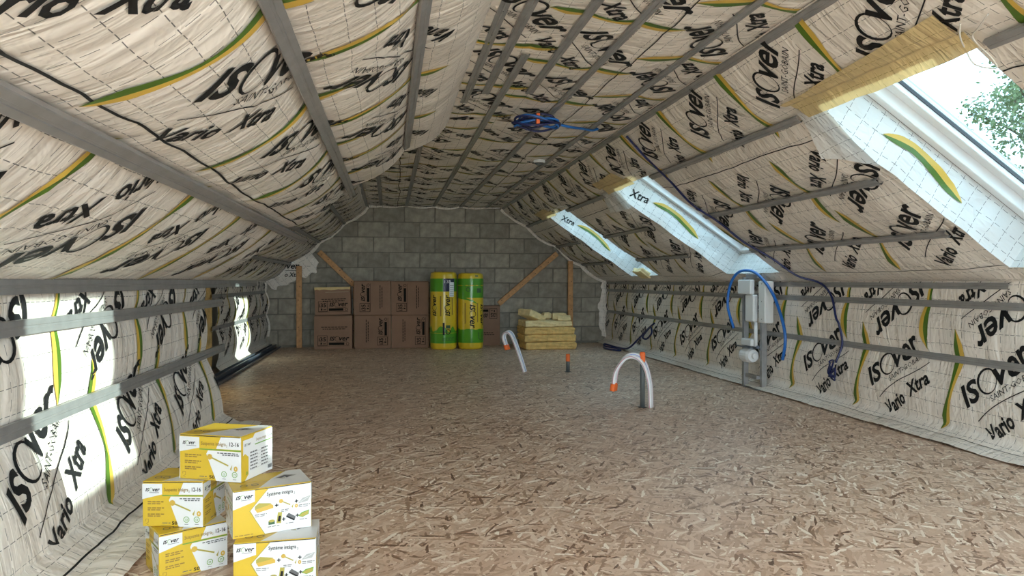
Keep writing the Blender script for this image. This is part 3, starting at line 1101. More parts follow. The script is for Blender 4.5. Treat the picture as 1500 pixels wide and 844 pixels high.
patch('head_flap', SR, [(2.42, T_TOP + .0), (3.58, T_TOP - .02), (3.66, T_TOP + .13), (2.42, T_TOP + .23)], 'beige', .012, .03, 2)
patch('corner_flap', SR, [(3.50, 1.22), (3.76, 1.42), (3.66, T_TOP + .02), (3.44, T_TOP + .03)], 'reveal', .02, .03, 4)
patch('head_flap', SR, [(6.35, T_TOP + .0), (7.15, T_TOP + .0), (7.16, T_TOP + .20), (6.45, T_TOP + .22)], 'beige', .012, .03, 5)
patch('corner_flap', SR, [(7.0, 1.45), (7.5, 1.50), (7.42, T_TOP + .02), (6.9, T_TOP + .03)], 'reveal', .02, .03, 6)
patch('head_flap', SR, [(9.5, T_TOP + .0), (10.35, T_TOP + .0), (10.36, T_TOP + .16), (9.6, T_TOP + .18)], 'beige', .012, .03, 7)


def edge_flap(name, sheet, y0, t0, t1, w, parent, seed, turn=0.05):
    """crumpled margin of a sheet, turned against the back gable"""
    n, k = 60, 8
    t = np.linspace(t0, t1, n)
    g = np.linspace(0, 1, k)
    T, G = np.meshgrid(t, g, indexing='ij')
    P = sheet.P(np.full_like(T, y0), T, 0.0)
    nx, nz = np.interp(T, sheet.t, sheet.nx), np.interp(T, sheet.t, sheet.nz)
    wv = w * (0.4 + .8 * vnoise(T / .33, T * 0, seed) + .3 * vnoise(T / .06, T * 0, seed + 4)) * G
    dy = -.012 - turn * (1 - G) * G - .03 * vnoise(T / .07, G * 3, seed + 1)
    V = np.stack([P[..., 0] + nx * wv, y0 + dy, P[..., 2] + nz * wv], -1)
    V[..., 2] = np.maximum(V[..., 2], .012)
    I, J = np.meshgrid(np.arange(n - 1), np.arange(k - 1), indexing='ij')
    q = np.stack([I * k + J, (I + 1) * k + J, (I + 1) * k + J + 1, I * k + J + 1], -1).reshape(-1, 4)
    return mk(name, V.reshape(-1, 3), q, 'membrane', parent, uv=np.stack([G * w, T], -1).reshape(-1, 2), smooth=True)


edge_flap('edge_flap', KR, YB - .02, .20, KR.len - .02, .13, KR.obj, 3)
edge_flap('edge_flap', SR, YB - .02, 0.02, SR.len - .02, .045, SR.obj, 5)
edge_flap('edge_flap', CF, YB - .02, 0.02, CF.len - .02, .03, CF.obj, 7)
edge_flap('edge_flap', SLF, YB - .02, 0.02, SLF.len - .02, .045, SLF.obj, 9)
cfl = edge_flap('corner_flap', SLF, YB - .05, 0.02, .85, .26, SLF.obj, 19, 0.0)
P = Print()
P.text('ver', 0, .09, .10, 'black', .022, .25, width=.20)
P.rect(-.02, .055, .24, .062, 'black')
P.text('o Xtra', -.03, -.04, .07, 'black', .02, .2, width=.24)
P.build('print', face_map((-1.60, YB - .105, 1.17), (1, 0, 0), (0, 0, 1)), cfl)
edge_flap('edge_flap', KF, YB - .02, .25, KF.len - .02, .04, KF.obj, 11)


# ------------------------------------------------------------------ metal rails
RAILP = [(-.0235, 0), (-.0235, .017), (-.0215, .0185), (-.005, .0185), (-.003, .0165), (.003, .0165), (.005, .0185), (.0215, .0185), (.0235, .017), (.0235, 0),
         (.0222, 0), (.0222, .0163), (.0205, .0172), (.006, .0172), (.004, .0152), (-.004, .0152), (-.006, .0172), (-.0205, .0172), (-.0222, .0163), (-.0222, 0)]


def rail(sheet, t, y0, y1, label, scale=1.0, off=0.004, m_='steel', group=None):
    x, z = sheet.flat(t, off)
    nx, nz = float(np.interp(t, sheet.t, sheet.nx)), float(np.interp(t, sheet.t, sheet.nz))
    tx, tz = nz * sheet.side, -nx * sheet.side
    poly = [(x + (a * tx + b * nx) * scale, z + (a * tz + b * nz) * scale) for a, b in RAILP]
    o = extrude_poly('metal_rail', poly, y0, y1, m_)
    return tag(o, label, 'rail', group or 'galvanised furring rails')


G1 = 'rails on the knee wall below the skylights'
rail(KR, .66, -1.2, YB - .12, 'lowest grey rail along the knee wall below the skylights', 1.0, group=G1)
rail(KR, 1.02, -1.2, YB - .12, 'middle grey rail along the knee wall below the skylights', 1.0, group=G1)
rail(KR, KR.len - .03, 3.71, YB - .12, 'top grey rail where knee wall meets the skylight slope', 0.9, group=G1)
G2 = 'rails on the skylight slope'
for t, nm in zip(T_R, ('lowest', 'middle', 'top')):
    rail(SR, t, 3.68, 5.98, nm + ' rail on the slope between the nearest two skylights', group=G2, off=.02)
    rail(SR, t, 7.35, 9.0, nm + ' rail on the slope between the second and third skylights', group=G2, off=.02)
    rail(SR, t, 10.25, YB - .1, nm + ' short rail on the slope between third skylight and block wall', group=G2, off=.02)
rail(SR, T_R[2], 0.2, 2.40, 'grey rail end above the camera-side corner of the nearest skylight', group=G2, off=.02)
G3 = 'rails on the ceiling'
rail(SR, SR.len - .03, -1.2, YB - .1, 'long rail along the crease where skylight slope meets flat ceiling', group=G3)
rail(CN, XCR - 1.6, -1.2, YB - .1, 'long flat ceiling rail next to the skylight slope crease', group=G3)
rail(CN, XCR - 1.165, -1.2, YB - .1, 'long ceiling rail that the blue cable coil hangs against', group=G3)
rail(CN, XCR - .9, -1.2, 4.55, 'ceiling rail stopping short just before the blue coil', group=G3)
rail(CF, XCR - .73, 3.78, YB - .1, 'ceiling rail with its open end near the camera, running to the blocks', group=G3)
rail(CN, XCR - .62, -1.2, 4.6, 'shortened ceiling rail beside the edge of the sloped lining', group=G3)
rail(CN, XCR - .505, -1.2, 4.85, 'rail along the crease of flat ceiling and thick sloped lining', group=G3)
rail(CF, XCR - .28, 5.9, YB - .1, 'far ceiling rail beginning behind the thick lining edge', group=G3)
rail(CF, XCR + .125, 6.2, YB - .1, 'far ceiling rail next to the far crease over the cartons', group=G3)
G4 = 'rails on the thick lining beside the boxes'
rail(SLN, T_N[0], -1.2, 6.66, 'lowest broad rail on the thick sloped lining above the boxes', 1.25, .03, group=G4)
rail(SLN, T_N[1], -1.2, 5.79, 'second broad rail up the thick sloped lining, ending in mid air', 1.15, .03, group=G4)
rail(SLN, T_N[2], -1.2, 5.30, 'third rail up the thick sloped lining, near the ceiling', 1.0, .02, group=G4)
rail(KL, KL.len - .02, -1.2, 7.4, 'top rail of the knee wall beside the boxes', 1.2, .03, group=G4)
rail(KL, 1.16, -1.2, 5.93, 'middle rail of the sunlit knee wall beside the boxes', 1.2, .03, group=G4)
rail(KL, .80, -1.2, 5.93, 'lowest rail of the sunlit knee wall beside the boxes', 1.2, .03, group=G4)
G5 = 'rails on the far lining near the cartons'
rail(KF, .60, 8.3, YB - .1, 'lower rail on the far knee wall above the stacked tracks', group=G5)
rail(KF, .96, 8.3, YB - .1, 'upper rail on the far knee wall with the narrow sun patch', group=G5)
for t, nm in zip(T_F, ('lowest', 'middle', 'top')):
    rail(SLF, t, 6.8 if nm == 'lowest' else 5.6, YB - .1, nm + ' rail on the far slope opposite the skylights', group=G5, off=.02)
rail(SLF, SLF.len - .03, 5.6, YB - .1, 'rail along the far crease between slope and flat ceiling', group=G5)

# tracks lying on the floor along the far knee wall
for k, (x, z, y0, y1, ww, nm) in enumerate([(-1.74, .004, 7.2, 11.70, .09, 'outermost steel track on the floor by the far knee wall'),
                                            (-1.80, .036, 7.6, 11.72, .075, 'upper nested steel track on top of the floor tracks'),
                                            (-1.84, .004, 7.9, 11.66, .07, 'innermost steel track tucked against the far knee wall')]):
    p = [(-ww / 2, 0), (ww / 2, 0), (ww / 2, .03), (ww / 2 - .006, .03), (ww / 2 - .006, .006), (-ww / 2 + .006, .006), (-ww / 2 + .006, .03), (-ww / 2, .03)]
    tag(extrude_poly('steel_track', [(x + a, z + b) for a, b in p], y0, y1, 'darksteel'), nm, 'metal track', 'steel tracks stacked on the floor')


# ------------------------------------------------------------------ mineral wool
def wool(name, lo, hi, label, mtx=None, m_='wool', group=None, seed=1, rough=.018, cut=9):
    bm = bmesh.new()
    bm_box(bm, lo, hi)
    bmesh.ops.subdivide_edges(bm, edges=bm.edges[:], cuts=cut, use_grid_fill=True)
    c = (Vector(lo) + Vector(hi)) / 2
    sz = min(abs(a - b) for a, b in zip(lo, hi))
    for v in bm.verts:
        p = v.co
        d = (p - c)
        n = float(vnoise(p.x * 9 + p.z * 31, p.y * 9 + p.z * 17, seed)) - .5
        n2 = float(vnoise(p.z * 45 + p.x * 2, p.y * 3 + 5, seed + 2)) - .5
        q = Vector((d.x, d.y, 0))
        if q.length > 0:
            v.co += q.normalized() * (n * rough * 1.3 + n2 * rough * .6)
        hz = abs(d.z) / max(hi[2] - lo[2], 1e-6) * 2
        if hz > .72:
            e = .022 * (hz - .72) / .28
            v.co.x -= math.copysign(min(e, abs(d.x)), d.x)
            v.co.y -= math.copysign(min(e, abs(d.y)), d.y)
        if p.z > lo[2] + .001:
            v.co.z += n * rough * .7 * (1 if p.z < hi[2] - .001 else 1.0) - .2 * rough
    if mtx is not None:
        bmesh.ops.transform(bm, matrix=mtx, verts=bm.verts)
    o = bm_obj(name, bm, m_, smooth=False)
    return tag(o, label, 'insulation', group)


def TR(x, y, z, rz=0, rx=0, ry=0):
    return Matrix.Translation((x, y, z)) @ Matrix.Rotation(rz, 4, 'Z') @ Matrix.Rotation(ry, 4, 'Y') @ Matrix.Rotation(rx, 4, 'X')


for k, nm in enumerate(('bare yellow wool batt nearest the end of the thick lining', 'bare yellow wool batt in the middle of the open knee wall bay',
                        'bare yellow wool batt next to the far membrane edge')):
    wool('insulation_batt', (XLF - .12, 5.55 + k * .97, .01), (XLF - .01, 6.49 + k * .97, 1.03), nm, None, 'wool', 'bare wool batts in the knee wall', 5 + k, .012)
GS = 'yellow wool slabs stacked by the block wall'
sl = [(2.46, 10.96, .004, .02, .80, .55, .118, 'lowest yellow wool slab of the stack on the floor'),
      (2.45, 10.97, .122, .01, .82, .55, .112, 'second wool slab from the floor in the stack'),
      (2.44, 10.98, .233, .04, .80, .54, .12, 'third wool slab from the floor in the stack'),
      (2.30, 10.97, .352, .05, .50, .52, .10, 'broad wool slab at the top of the stack, paler upper face'),
      (2.70, 11.00, .352, -.08, .26, .46, .085, 'narrow wool slab at the stack top next to the timber post')]
for k, (x, y, z, rz, w, d, h, nm) in enumerate(sl):
    wool('insulation_slab', (-w / 2, -d / 2, 0), (w / 2, d / 2, h), nm, TR(x, y, z, rz), 'wool' if k < 3 else 'woolpale', GS, 20 + k, .02)
wool('insulation_offcut', (-.17, -.15, 0), (.17, .15, .11), 'large tilted wool offcut leaning on top of the slab stack', TR(2.20, 10.98, .47, .5, 0, .35), 'woolpale', 'wool offcuts on the stack', 31, .015, 6)
wool('insulation_offcut', (-.06, -.07, 0), (.06, .07, .11), 'small cube of wool between two larger offcuts on the stack', TR(2.475, 11.08, .456, .1), 'woolpale', 'wool offcuts on the stack', 32, .01, 4)
wool('insulation_offcut', (-.11, -.08, 0), (.11, .08, .115), 'block of wool on the stack, beside the small cube', TR(2.67, 11.06, .44, -.06), 'woolpale', 'wool offcuts on the stack', 33, .012, 5)
wool('insulation_offcut', (-.10, -.06, 0), (.10, .06, .09), 'low wool offcut on the narrow slab edge of the stack', TR(2.72, 10.88, .434, -.25), 'woolpale', 'wool offcuts on the stack', 34, .012, 5)
wool('insulation_tuft', (-.10, -.16, -.03), (.08, .16, .05), 'tuft of pale wool poking out below the farthest skylight', TR(3.52, 9.55, 1.16, 0, 0, .6), 'woolpale', None, 36, .02, 5)


# ------------------------------------------------------------------ timbers against the block wall
def timber(label, a, b, w=.085, d=.04, nails=6):
    a, b = Vector(a), Vector(b)
    L = (b - a).length
    ax = (b - a).normalized()
    yv = Vector((0, 1, 0))
    xv = yv.cross(ax).normalized()
    mtx = Matrix((xv, yv, ax)).transposed().to_4x4()
    mtx.translation = a
    o = box('timber_strut', (-w / 2, -d / 2, 0), (w / 2, d / 2, L), 'wood', None, .004, mtx)
    tag(o, label, 'timber', 'pine struts against the block wall')
    for k in range(nails):
        p = mtx @ Vector((.012 * (-1) ** k, -d / 2 - .001, L * (k + .5) / nails))
        box('nail_head', (-.006, -.001, -.006), (.006, .003, .006), 'nail', o, 0, Matrix.Translation(p))


timber('upright pine post between far slope and floor beside the cartons', (-1.41, 11.70, .0), (-1.41, 11.70, 1.30))
timber('slanting pine strut reaching down to the cartons', (-1.10, 11.70, 1.53), (-.56, 11.70, 1.00))
timber('thin upright pine batten between the two carton stacks', (-.555, 11.72, .0), (-.555, 11.72, 1.04), .03, .03)
timber('upright pine post behind the yellow wool stack', (3.03, 11.70, .0), (3.03, 11.70, 1.40))
timber('long slanting pine strut between wool rolls and wool stack', (2.80, 11.70, 1.53), (1.80, 11.70, .68), nails=9)

# ------------------------------------------------------------------ brown cartons
def card_print(P, w, h, ox=0.0, oy=0.0, rot=0, flip=False):
    """text lines above, boxed word mark below; rot in quarter turns"""
    q = Print()
    q.frame(.05, .055, .05 + .135, .215, .006, 'black')
    q.text('i35', .065, .125, .065, 'black', .02, 0, width=.10)
    q.rect(.09, .075, .11, .105, 'black')
    q.rect(.125, .08, .165, .09, 'black')
    swoosh_logo(q, .215, .135, .062, 'black')
    q.rect(.30, .112, .46, .116, 'black')
    q.rect(.205, .065, .42, .103, 'black')
    q.ring(.465, .083, .022, .022, .006, 'black', n=14)
    q.frame(.05, .048, .49, .052, .003, 'black')
    for k, (a, b) in enumerate(((.10, .46), (.12, .44))):
        x = a
        while x < b:
            e = min(b, x + .02 + .018 * ((int(x * 977)) % 3))
            q.rect(x, h_l - .185 - k * .03, e, h_l - .185 - k * .03 + .011, 'black')
            x = e + .008
    return q


def carton(label, x0, x1, y0, y1, z0, z1, rot, mirror=False, tilt=0.0, tape=False, text_side=1):
    global h_l
    w, d, h = x1 - x0, y1 - y0, z1 - z0
    t = thing('cardboard_carton', label, 'carton', (x0, y0, z0), 0, 'brown cartons by the block wall')
    t.rotation_euler = (0, tilt, 0)
    box('body', (0, 0, 0), (w, d, h - .006), 'card', t, .006)
    for k in (0, 1):
        box('flap', (.002, k * d / 2 + .001, h - .0055), (w - .002, (k + 1) * d / 2 - .002, h), 'card', t, .001, Matrix.Translation((0, 0, .0)))
    if tape:
        V = []
        n = 16
        for i in range(n):
            x = w * i / (n - 1)
            V += [(x, -.004 - .004 * (i % 2), h + .006), (x, -.006, h - .025 - .02 * float(vnoise(i * .9, 0, 3)))]
        for i in range(n):
            V.append((w * i / (n - 1), .07, h + .004))
        F = [(2 * i, 2 * i + 1, 2 * i + 3, 2 * i + 2) for i in range(n - 1)] + [(2 * n + i, 2 * i, 2 * i + 2, 2 * n + i + 1) for i in range(n - 1)]
        mk('torn_tape', V, F, 'tape', t)
        box('torn_edge', (w * .3, -.003, h - .075), (w * .95, .0, h - .068), 'board', t, 0)
    fw, fh = (w, h) if rot == 0 else (h, w)
    h_l = fh
    q = card_print(None, fw, fh)
    V, T, m_, L = q.arrays()
    V0 = V.copy()
    V = V.copy()
    V[:, 0] *= fw / .53
    if rot == 1:           # quarter turn, reading upwards
        V = np.c_[fh - V[:, 1], V[:, 0]]
        if text_side < 0:
            V[:, 0] += np.where(V0[:, 1] > h_l - .24, .22, .30 - fh)
    if mirror:
        V = np.c_[w - V[:, 0], h - V[:, 1]]
    up = (V0[T].mean(1)[:, 1] > h_l - .24)
    for nm_, sel in (('print', ~up), ('text_print', up)):
        P = Print()
        P.add(V, T[sel], 'ink')
        P.build(nm_, face_map((0, 0, 0), (1, 0, 0), (0, 0, 1)), t, keep=lambda C: C[:, 0] > -9)
    # joints of the outer wrap
    for a in (.5,):
        box('seam', (.001, -.0015, .02), (.004, .0, h - .02), 'board', t, 0)
    return t


YF = 11.36
carton('brown carton on the floor beside the upright timber post, closed', -1.15, -.57, YF, 11.66, 0, .525, 0)
carton('brown carton with torn tape along its top edge, upper one by the post', -1.135, -.59, YF + .02, 11.66, .527, .955, 0, tilt=-.02, tape=True)
carton('brown carton on the floor, standing next to the lone carton stack', -.535, .03, YF, 11.66, 0, .525, 1)
carton('brown carton on the floor next to the yellow roll', .035, .62, YF, 11.66, 0, .525, 1)
carton('upper brown carton touching the slanting strut', -.54, .025, YF - .01, 11.66, .527, 1.065, 1, text_side=-1)
carton('upper brown carton next to the yellow roll', .03, .62, YF, 11.66, .527, 1.06, 1, text_side=-1)
carton('half hidden brown carton with upside-down print behind the green roll', 1.30, 1.80, 11.56, 11.67, 0, .66, 0, mirror=True)


# ------------------------------------------------------------------ wrapped wool rolls
def wool_roll(label, x, y, r, h, kind):
    t = thing('insulation_roll', label, 'insulation roll', (x, y, 0), 0, 'wrapped insulation rolls')
    n = 40
    prof = [(r * .80, 0), (r * .93, .008), (r * .985, .04), (r, .10), (r * .995, h * .5), (r, h - .10), (r * .985, h - .04), (r * .93, h - .008), (r * .80, h)]
    V, F = [], []
    prof2 = []
    for (a, b), (c, d) in zip(prof, prof[1:]):
        for k in range(4):
            prof2.append((a + (c - a) * k / 4, b + (d - b) * k / 4))
    prof2.append(prof[-1])

    def rad(th, z):
        z = np.asarray(z, float)
        rr = np.interp(z, [p[1] for p in prof2], [p[0] for p in prof2])
        return rr * (1 + .012 * np.cos(8 * th) + .012 * (vnoise(th * 5, z * 6, 5) - .5))
    for rr, z in prof2:
        for k in range(n):
            th = 2 * PI * k / n
            R = float(rad(np.array(th), np.array(z)))
            V.append((R * math.cos(th), R * math.sin(th), z))
    m = len(prof2)
    for i in range(m - 1):
        for k in range(n):
            F.append((i * n + k, i * n + (k + 1) % n, (i + 1) * n + (k + 1) % n, (i + 1) * n + k))
    F += [tuple(range(n - 1, -1, -1)), tuple(range((m - 1) * n, m * n))]
    mk('wrap', V, F, 'packyellow', t, smooth=True)
    P = Print()

    def band(z0, z1, m_, wob=0.0, layer=0, u0=-1.9, u1=1.9):
        us = np.linspace(u0, u1, 40)
        zz = vnoise(us * 3, us * 0, 3) * wob
        A = np.c_[us * r, np.full_like(us, z0)]
        B = np.c_[us * r, z1 + zz]
        k = len(us)
        P.add(np.r_[A, B], [q for i in range(k - 1) for q in ((i, i + 1, k + i + 1), (i, k + i + 1, k + i))], m_, layer)
    if kind == 0:
        band(.10, .25, 'packgreen', .16)
        band(.255, .26, 'packyellow', 0, 1)
        band(.90, 1.10, 'packgreen', .0)
        P.rect(-.02, .90, .17, 1.10, 'navy', 1)
        P.text('35', .03, 1.03, .05, 'cartonwhite', .02, layer=2, width=.07)
        P.rect(.075, .82, .155, 1.045, 'paper', 2)
        for k in range(6):
            P.rect(.083, .84 + k * .03, .147, .846 + k * .03, 'greyprint', 3)
        P.text('i', -.005, 1.03, .05, 'cartonwhite', .02, layer=2)
        swoosh_logo(P, .085, .52, .075, 'black', rot=PI / 2, layer=1)
        swoosh_logo(P, -.135, .52, .075, 'black', rot=PI / 2, layer=1)
        P.rect(-.07, .52, -.05, .83, 'brownprint', 1)
        P.rect(.118, .54, .135, .80, 'brownprint', 1)
        P.rect(-.028, .23, .0, .42, 'black', 1)
        P.ring(.055, .28, .04, .04, .012, 'black', n=14, layer=2)
        P.rect(.02, .33, .09, .38, 'darkgreen', 1)
        for k in range(4):
            P.frame(-.03 + k * .05, .14, .01 + k * .05, .19, .006, 'darkgreen', 2)
    else:
        band(.10, .30, 'packgreen', .03)
        band(.80, 1.10, 'packgreen', -.0)
        us = np.linspace(-1.9, 1.9, 40)
        P.poly([(-.30, .80), (-.10, .80), (.02, .76), (.10, .70), (.02, .74), (-.12, .79)], 'packgreen', 1)
        P.rect(-.36, .985, .36, 1.0, 'packyellow', 1)
        P.ring(-.06, .93, .035, .035, .012, 'darkgreen', n=14, layer=2)
        P.rect(.08, .88, .16, .95, 'darkgreen', 1)
        P.rect(.05, 1.13, .10, 1.15, 'darkgreen', 1)
        swoosh_logo(P, -.03, .70, .085, 'black', rot=-PI / 2, layer=1)
        swoosh_logo(P, .15, .70, .075, 'black', rot=-PI / 2, layer=1)
        P.rect(-.115, .40, -.10, .72, 'brownprint', 1)
        P.rect(.085, .42, .10, .72, 'brownprint', 1)
        P.ribbon([(.11, .27), (.11, .17), (.145, .14), (.18, .17), (.18, .27)], .012, 'darkgreen', 2)

    def fn(Vv, L):
        th = Vv[:, 0] / r - PI / 2
        R = rad(th, Vv[:, 1]) + .002 + .003 * L
        return np.stack([R * np.cos(th), R * np.sin(th), Vv[:, 1]], -1)
    P.build('print', fn, t, .05)
    # folded ends of the plastic wrap
    for k in range(9):
        a = 2 * PI * k / 9
        box('wrap_fold', (-.05, -.006, 0), (.05, .006, .012), 'packyellow', t, .003, Matrix.Translation((r * .55 * math.cos(a), r * .55 * math.sin(a), h - .006)) @ Matrix.Rotation(a, 4, 'Z'))
    return t


wool_roll('yellow and green wrapped roll with navy label and white note', .84, 11.14, .205, 1.20, 0)
wool_roll('yellow and green wrapped roll without navy label, beside the labelled one', 1.265, 11.14, .198, 1.185, 1)


# ------------------------------------------------------------------ pipes out of the floor
def pipe_bundle(label, path, n, r, sep, capdir=None):
    t = thing('pipe_bundle', label, 'pipes', tuple(path[-1]), 0, 'white pipes coming out of the floor')
    P = catmull(path, 8)
    o = np.array(path[-1], float)
    offs = {2: [(-.5, 0), (.5, 0)], 3: [(-.9, 0), (.1, .35), (.9, -.2)]}[n]
    for k, (a, b) in enumerate(offs):
        q = P - o
        q = q + np.array([a * sep * .5, a * sep * .75, 0])
        q[:, 2] += b * sep * .6 + .01 * k * np.sin(np.linspace(0, PI, len(q)))
        q[-1, 2] = 0.0
        p = tube('pipe', q, r, 'whitepipe', t, 8)
        # printed colour lines along the pipe
        up = np.array([math.cos(k + 3.6), math.sin(k + 3.6) * .8 - .5, .15])
        T = np.gradient(q, axis=0)
        T /= np.linalg.norm(T, axis=1)[:, None]
        nn = up - T * (T @ up)[:, None]
        nn /= np.linalg.norm(nn, axis=1)[:, None]
        tube('colour_line', q + nn * r * .78, r * .3, 'redstripe' if k % 2 == 0 else 'bluestripe', p, 5)
        d = q[0] - q[2]
        d /= np.linalg.norm(d)
        tube('end_cap', np.array([q[0] - d * .01, q[0] + d * .045, q[0] + d * .05]), [r * 1.45, r * 1.5, r * 1.2], 'orange', t, 10)
    return t


pipe_bundle('arched white pipes with orange caps beside the tall grey conduit', [(1.86, 5.72, .19), (1.88, 5.72, .30), (1.95, 5.70, .405), (2.03, 5.69, .425), (2.11, 5.68, .36), (2.155, 5.67, .20), (2.165, 5.665, 0)], 3, .016, .036)
pipe_bundle('small arched white pipes with orange cap before the cartons', [(1.36, 8.25, .30), (1.33, 8.25, .40), (1.36, 8.23, .455), (1.42, 8.20, .42), (1.50, 8.16, .20), (1.56, 8.13, 0)], 2, .016, .055)


def conduit(label, x, y, h, r):
    t = thing('floor_conduit', label, 'conduit', (x, y, 0), 0, 'grey conduits standing in the floor')
    V, F = tube_data(np.array([(0, 0, 0), (0, 0, h * .5), (0, 0, h - .07)]), r, 14)
    mk('tube', V, F, 'greypipe', t, smooth=True)
    lathe('end_cap', [(r * 1.12, h - .085), (r * 1.15, h - .01), (r * .9, h), (0.001, h)], 'orange', t, 14)
    lathe('floor_hole', [(r * 1.9, .0005), (r * 1.9, .002), (r * 1.0, .0025)], 'nail', t, 14)
    return t


conduit('tall grey conduit with orange cap beside the arched pipes', 2.095, 5.68, .465, .02)
conduit('short grey conduit with orange cap between pipes and wool stack', 2.056, 8.05, .21, .022)

# ------------------------------------------------------------------ plumbing support frame at the knee wall
fr = thing('plumbing_frame', 'steel stud frame with white cistern boxes against the knee wall', 'plumbing frame', (3.56, 6.52, 0))


def cstud(name, cx, cy, z0, z1, w=.05, d=.04, p=fr):
    a, b = w / 2, d / 2
    th = .003
    poly = [(-a, -b), (a, -b), (a, b), (a - .012, b), (a - .012, b - th), (a - th, b - th), (a - th, -b + th), (-a + th, -b + th), (-a + th, b - th), (-a + .012, b - th), (-a + .012, b), (-a, b)]
    n = len(poly)
    V = [(cx + x, cy + y, z0) for x, y in poly] + [(cx + x, cy + y, z1) for x, y in poly]
    F = [(i, (i + 1) % n, n + (i + 1) % n, n + i) for i in range(n)] + [tuple(range(n - 1, -1, -1)), tuple(range(n, 2 * n))]
    return mk(name, V, F, 'steel', p)


cstud('upright', -.02, .13, 0, 1.10)
cstud('upright', .03, -.13, 0, 1.14)
box('crossbar', (-.03, -.108, 1.085), (.02, .108, 1.125), 'steel', fr, .002)
box('crossbar', (-.03, -.108, .10), (.01, .108, .135), 'steel', fr, .002)
box('crossbar', (-.03, -.108, .40), (.005, .108, .43), 'darksteel', fr, .002)
box('base_plate', (-.06, -.17, 0), (.07, .17, .006), 'steel', fr, .001)
box('junction_box', (-.075, -.06, .93), (-.022, .19, 1.075), 'plastic', fr, .008)
box('cistern', (-.06, -.10, .66), (-.005, .07, .929), 'plastic', fr, .012)
sb = box('side_box', (-.045, -.29, .66), (.05, -.162, 1.06), 'plastic', fr, .010)
for z in (.69, .86, 1.03):
    box('screw', (-.0475, -.235, z), (-.044, -.225, z + .01), 'steel', sb, 0)
tube('waste_pipe', np.array([(-.025, -.085, .66), (-.025, -.085, .5), (-.025, -.085, .42)]), .018, 'plastic', fr, 12)
box('valve_block', (-.07, -.07, .42), (-.01, .13, .49), 'plastic', fr, .008)
lathe('trap', [(.001, -.085), (.062, -.08), (.072, -.05), (.072, .05), (.06, .085), (.03, .09), (.03, .12)], 'plastic', fr, 20,
      Matrix.Translation((-.04, .03, .325)) @ Matrix.Rotation(PI / 2, 4, 'X') @ Matrix.Rotation(.1, 4, 'Y'))
box('clamp', (-.10, -.12, .405), (-.07, .17, .415), 'darksteel', fr, .001)

tag(tube('water_pipe', catmull([(3.46, 6.74, .58), (3.44, 6.83, .80), (3.45, 6.80, 1.02), (3.47, 6.66, 1.15), (3.50, 6.44, 1.155), (3.52, 6.25, 1.06), (3.53, 6.08, .90), (3.54, 5.95, .66), (3.54, 5.92, .50), (3.55, 5.98, .34)], 10), .014, 'blue', n=10),
    'bright blue water pipe arching over the plumbing frame', 'pipe')


# ------------------------------------------------------------------ cables
def on(sheet, pts, off):
    return [tuple(sheet.P(y, t, off)) for y, t in pts]


cpts = on(SR, [(5.47, 2.16), (5.55, 1.90), (5.70, 1.60), (5.80, 1.30), (5.82, 1.0), (5.80, .72), (5.74, .45), (5.66, .20), (5.58, .03)], .022)
cpts += on(KR, [(5.42, KR.len - .12), (5.32, KR.len - .3), (5.28, .82), (5.28, .66), (5.30, .50)], .03)
tag(tube('data_cable', catmull(cpts, 6), .009, 'navycable', n=8), 'dark blue cable running down the skylight slope onto the knee wall', 'cable')
cc = thing('cable_knot', 'short tangled end of dark blue cable over the knee wall print', 'cable', (3.60, 5.30, .35))
rg = random.Random(5)
for k in range(3):
    pts = [(-.02 * rg.random(), rg.uniform(-.05, .05), rg.uniform(-.10, .06)) for _ in range(6)]
    tube('strand', catmull(pts, 6), .007, 'navycable', cc, 6)

co = thing('cable_coil', 'blue cable coil hanging from the flat ceiling', 'cable coil', (1.05, 5.03, 2.20))
for k in range(7):
    pts = []
    ra, rb = .15 + rg.uniform(-.03, .02), .085 + rg.uniform(-.02, .02)
    ph = rg.uniform(0, 6)
    for a in np.linspace(0, 2 * PI, 15):
        pts.append((ra * math.cos(a) + .01 * math.sin(3 * a + ph), rb * math.sin(a), -.008 * k + .03 + .018 * math.sin(2 * a + ph)))
    tube('loop', catmull(pts, 4), .0085, 'blue' if k % 2 else 'navycable', co, 7)
box('tie', (-.02, -.1, -.035), (.005, -.06, .05), 'orange', co, .002)
tube('loose_end', catmull([(.12, .03, .02), (.25, .07, .0), (.38, .17, .012), (.50, .30, .03), (.56, .34, .05)], 8), .010, 'blue', co, 8)

tag(tube('black_hose', catmull([(3.40, 10.95, .03), (3.30, 10.65, .02), (3.33, 10.35, .02), (3.42, 10.22, .02), (3.44, 10.45, .03), (3.36, 10.8, .03), (3.42, 10.98, .05), (3.50, 10.6, .03), (3.52, 10.15, .06), (3.57, 9.85, .22), (3.60, 9.60, .36), (3.60, 9.45, .42), (3.60, 9.40, .34), (3.60, 9.6, .24), (3.60, 9.75, .26), (3.60, 9.5, .40), (3.60, 9.3, .48)], 8), .013, 'navycable', n=8),
    'dark looped hose lying on the floor below the farthest skylight', 'hose')
tag(tube('wire_loop', catmull(on(SR, [(2.24, 1.84), (2.32, 1.80), (2.40, 1.76), (2.43, 1.70), (2.43, 1.63)], .03) + [(2.36, 2.44, 1.90), (2.32, 2.50, 1.93), (2.28, 2.50, 1.98)] + on(SR, [(2.40, 1.80), (2.34, 1.86)], .04), 8), .003, 'wire', n=6),
    'thin white wire looping beside the nearest skylight corner', 'wire')
fx = thing('ceiling_outlet', 'small round grey outlet in the far flat ceiling', 'ceiling outlet', (1.48, 6.95, 2.25))
lathe('collar', [(.055, .02), (.06, .0), (.05, -.01), (.042, .0)], 'paper', fx, 16)
lathe('socket', [(.042, .01), (.042, -.018), (.03, -.03), (.001, -.03)], 'greypipe', fx, 16)


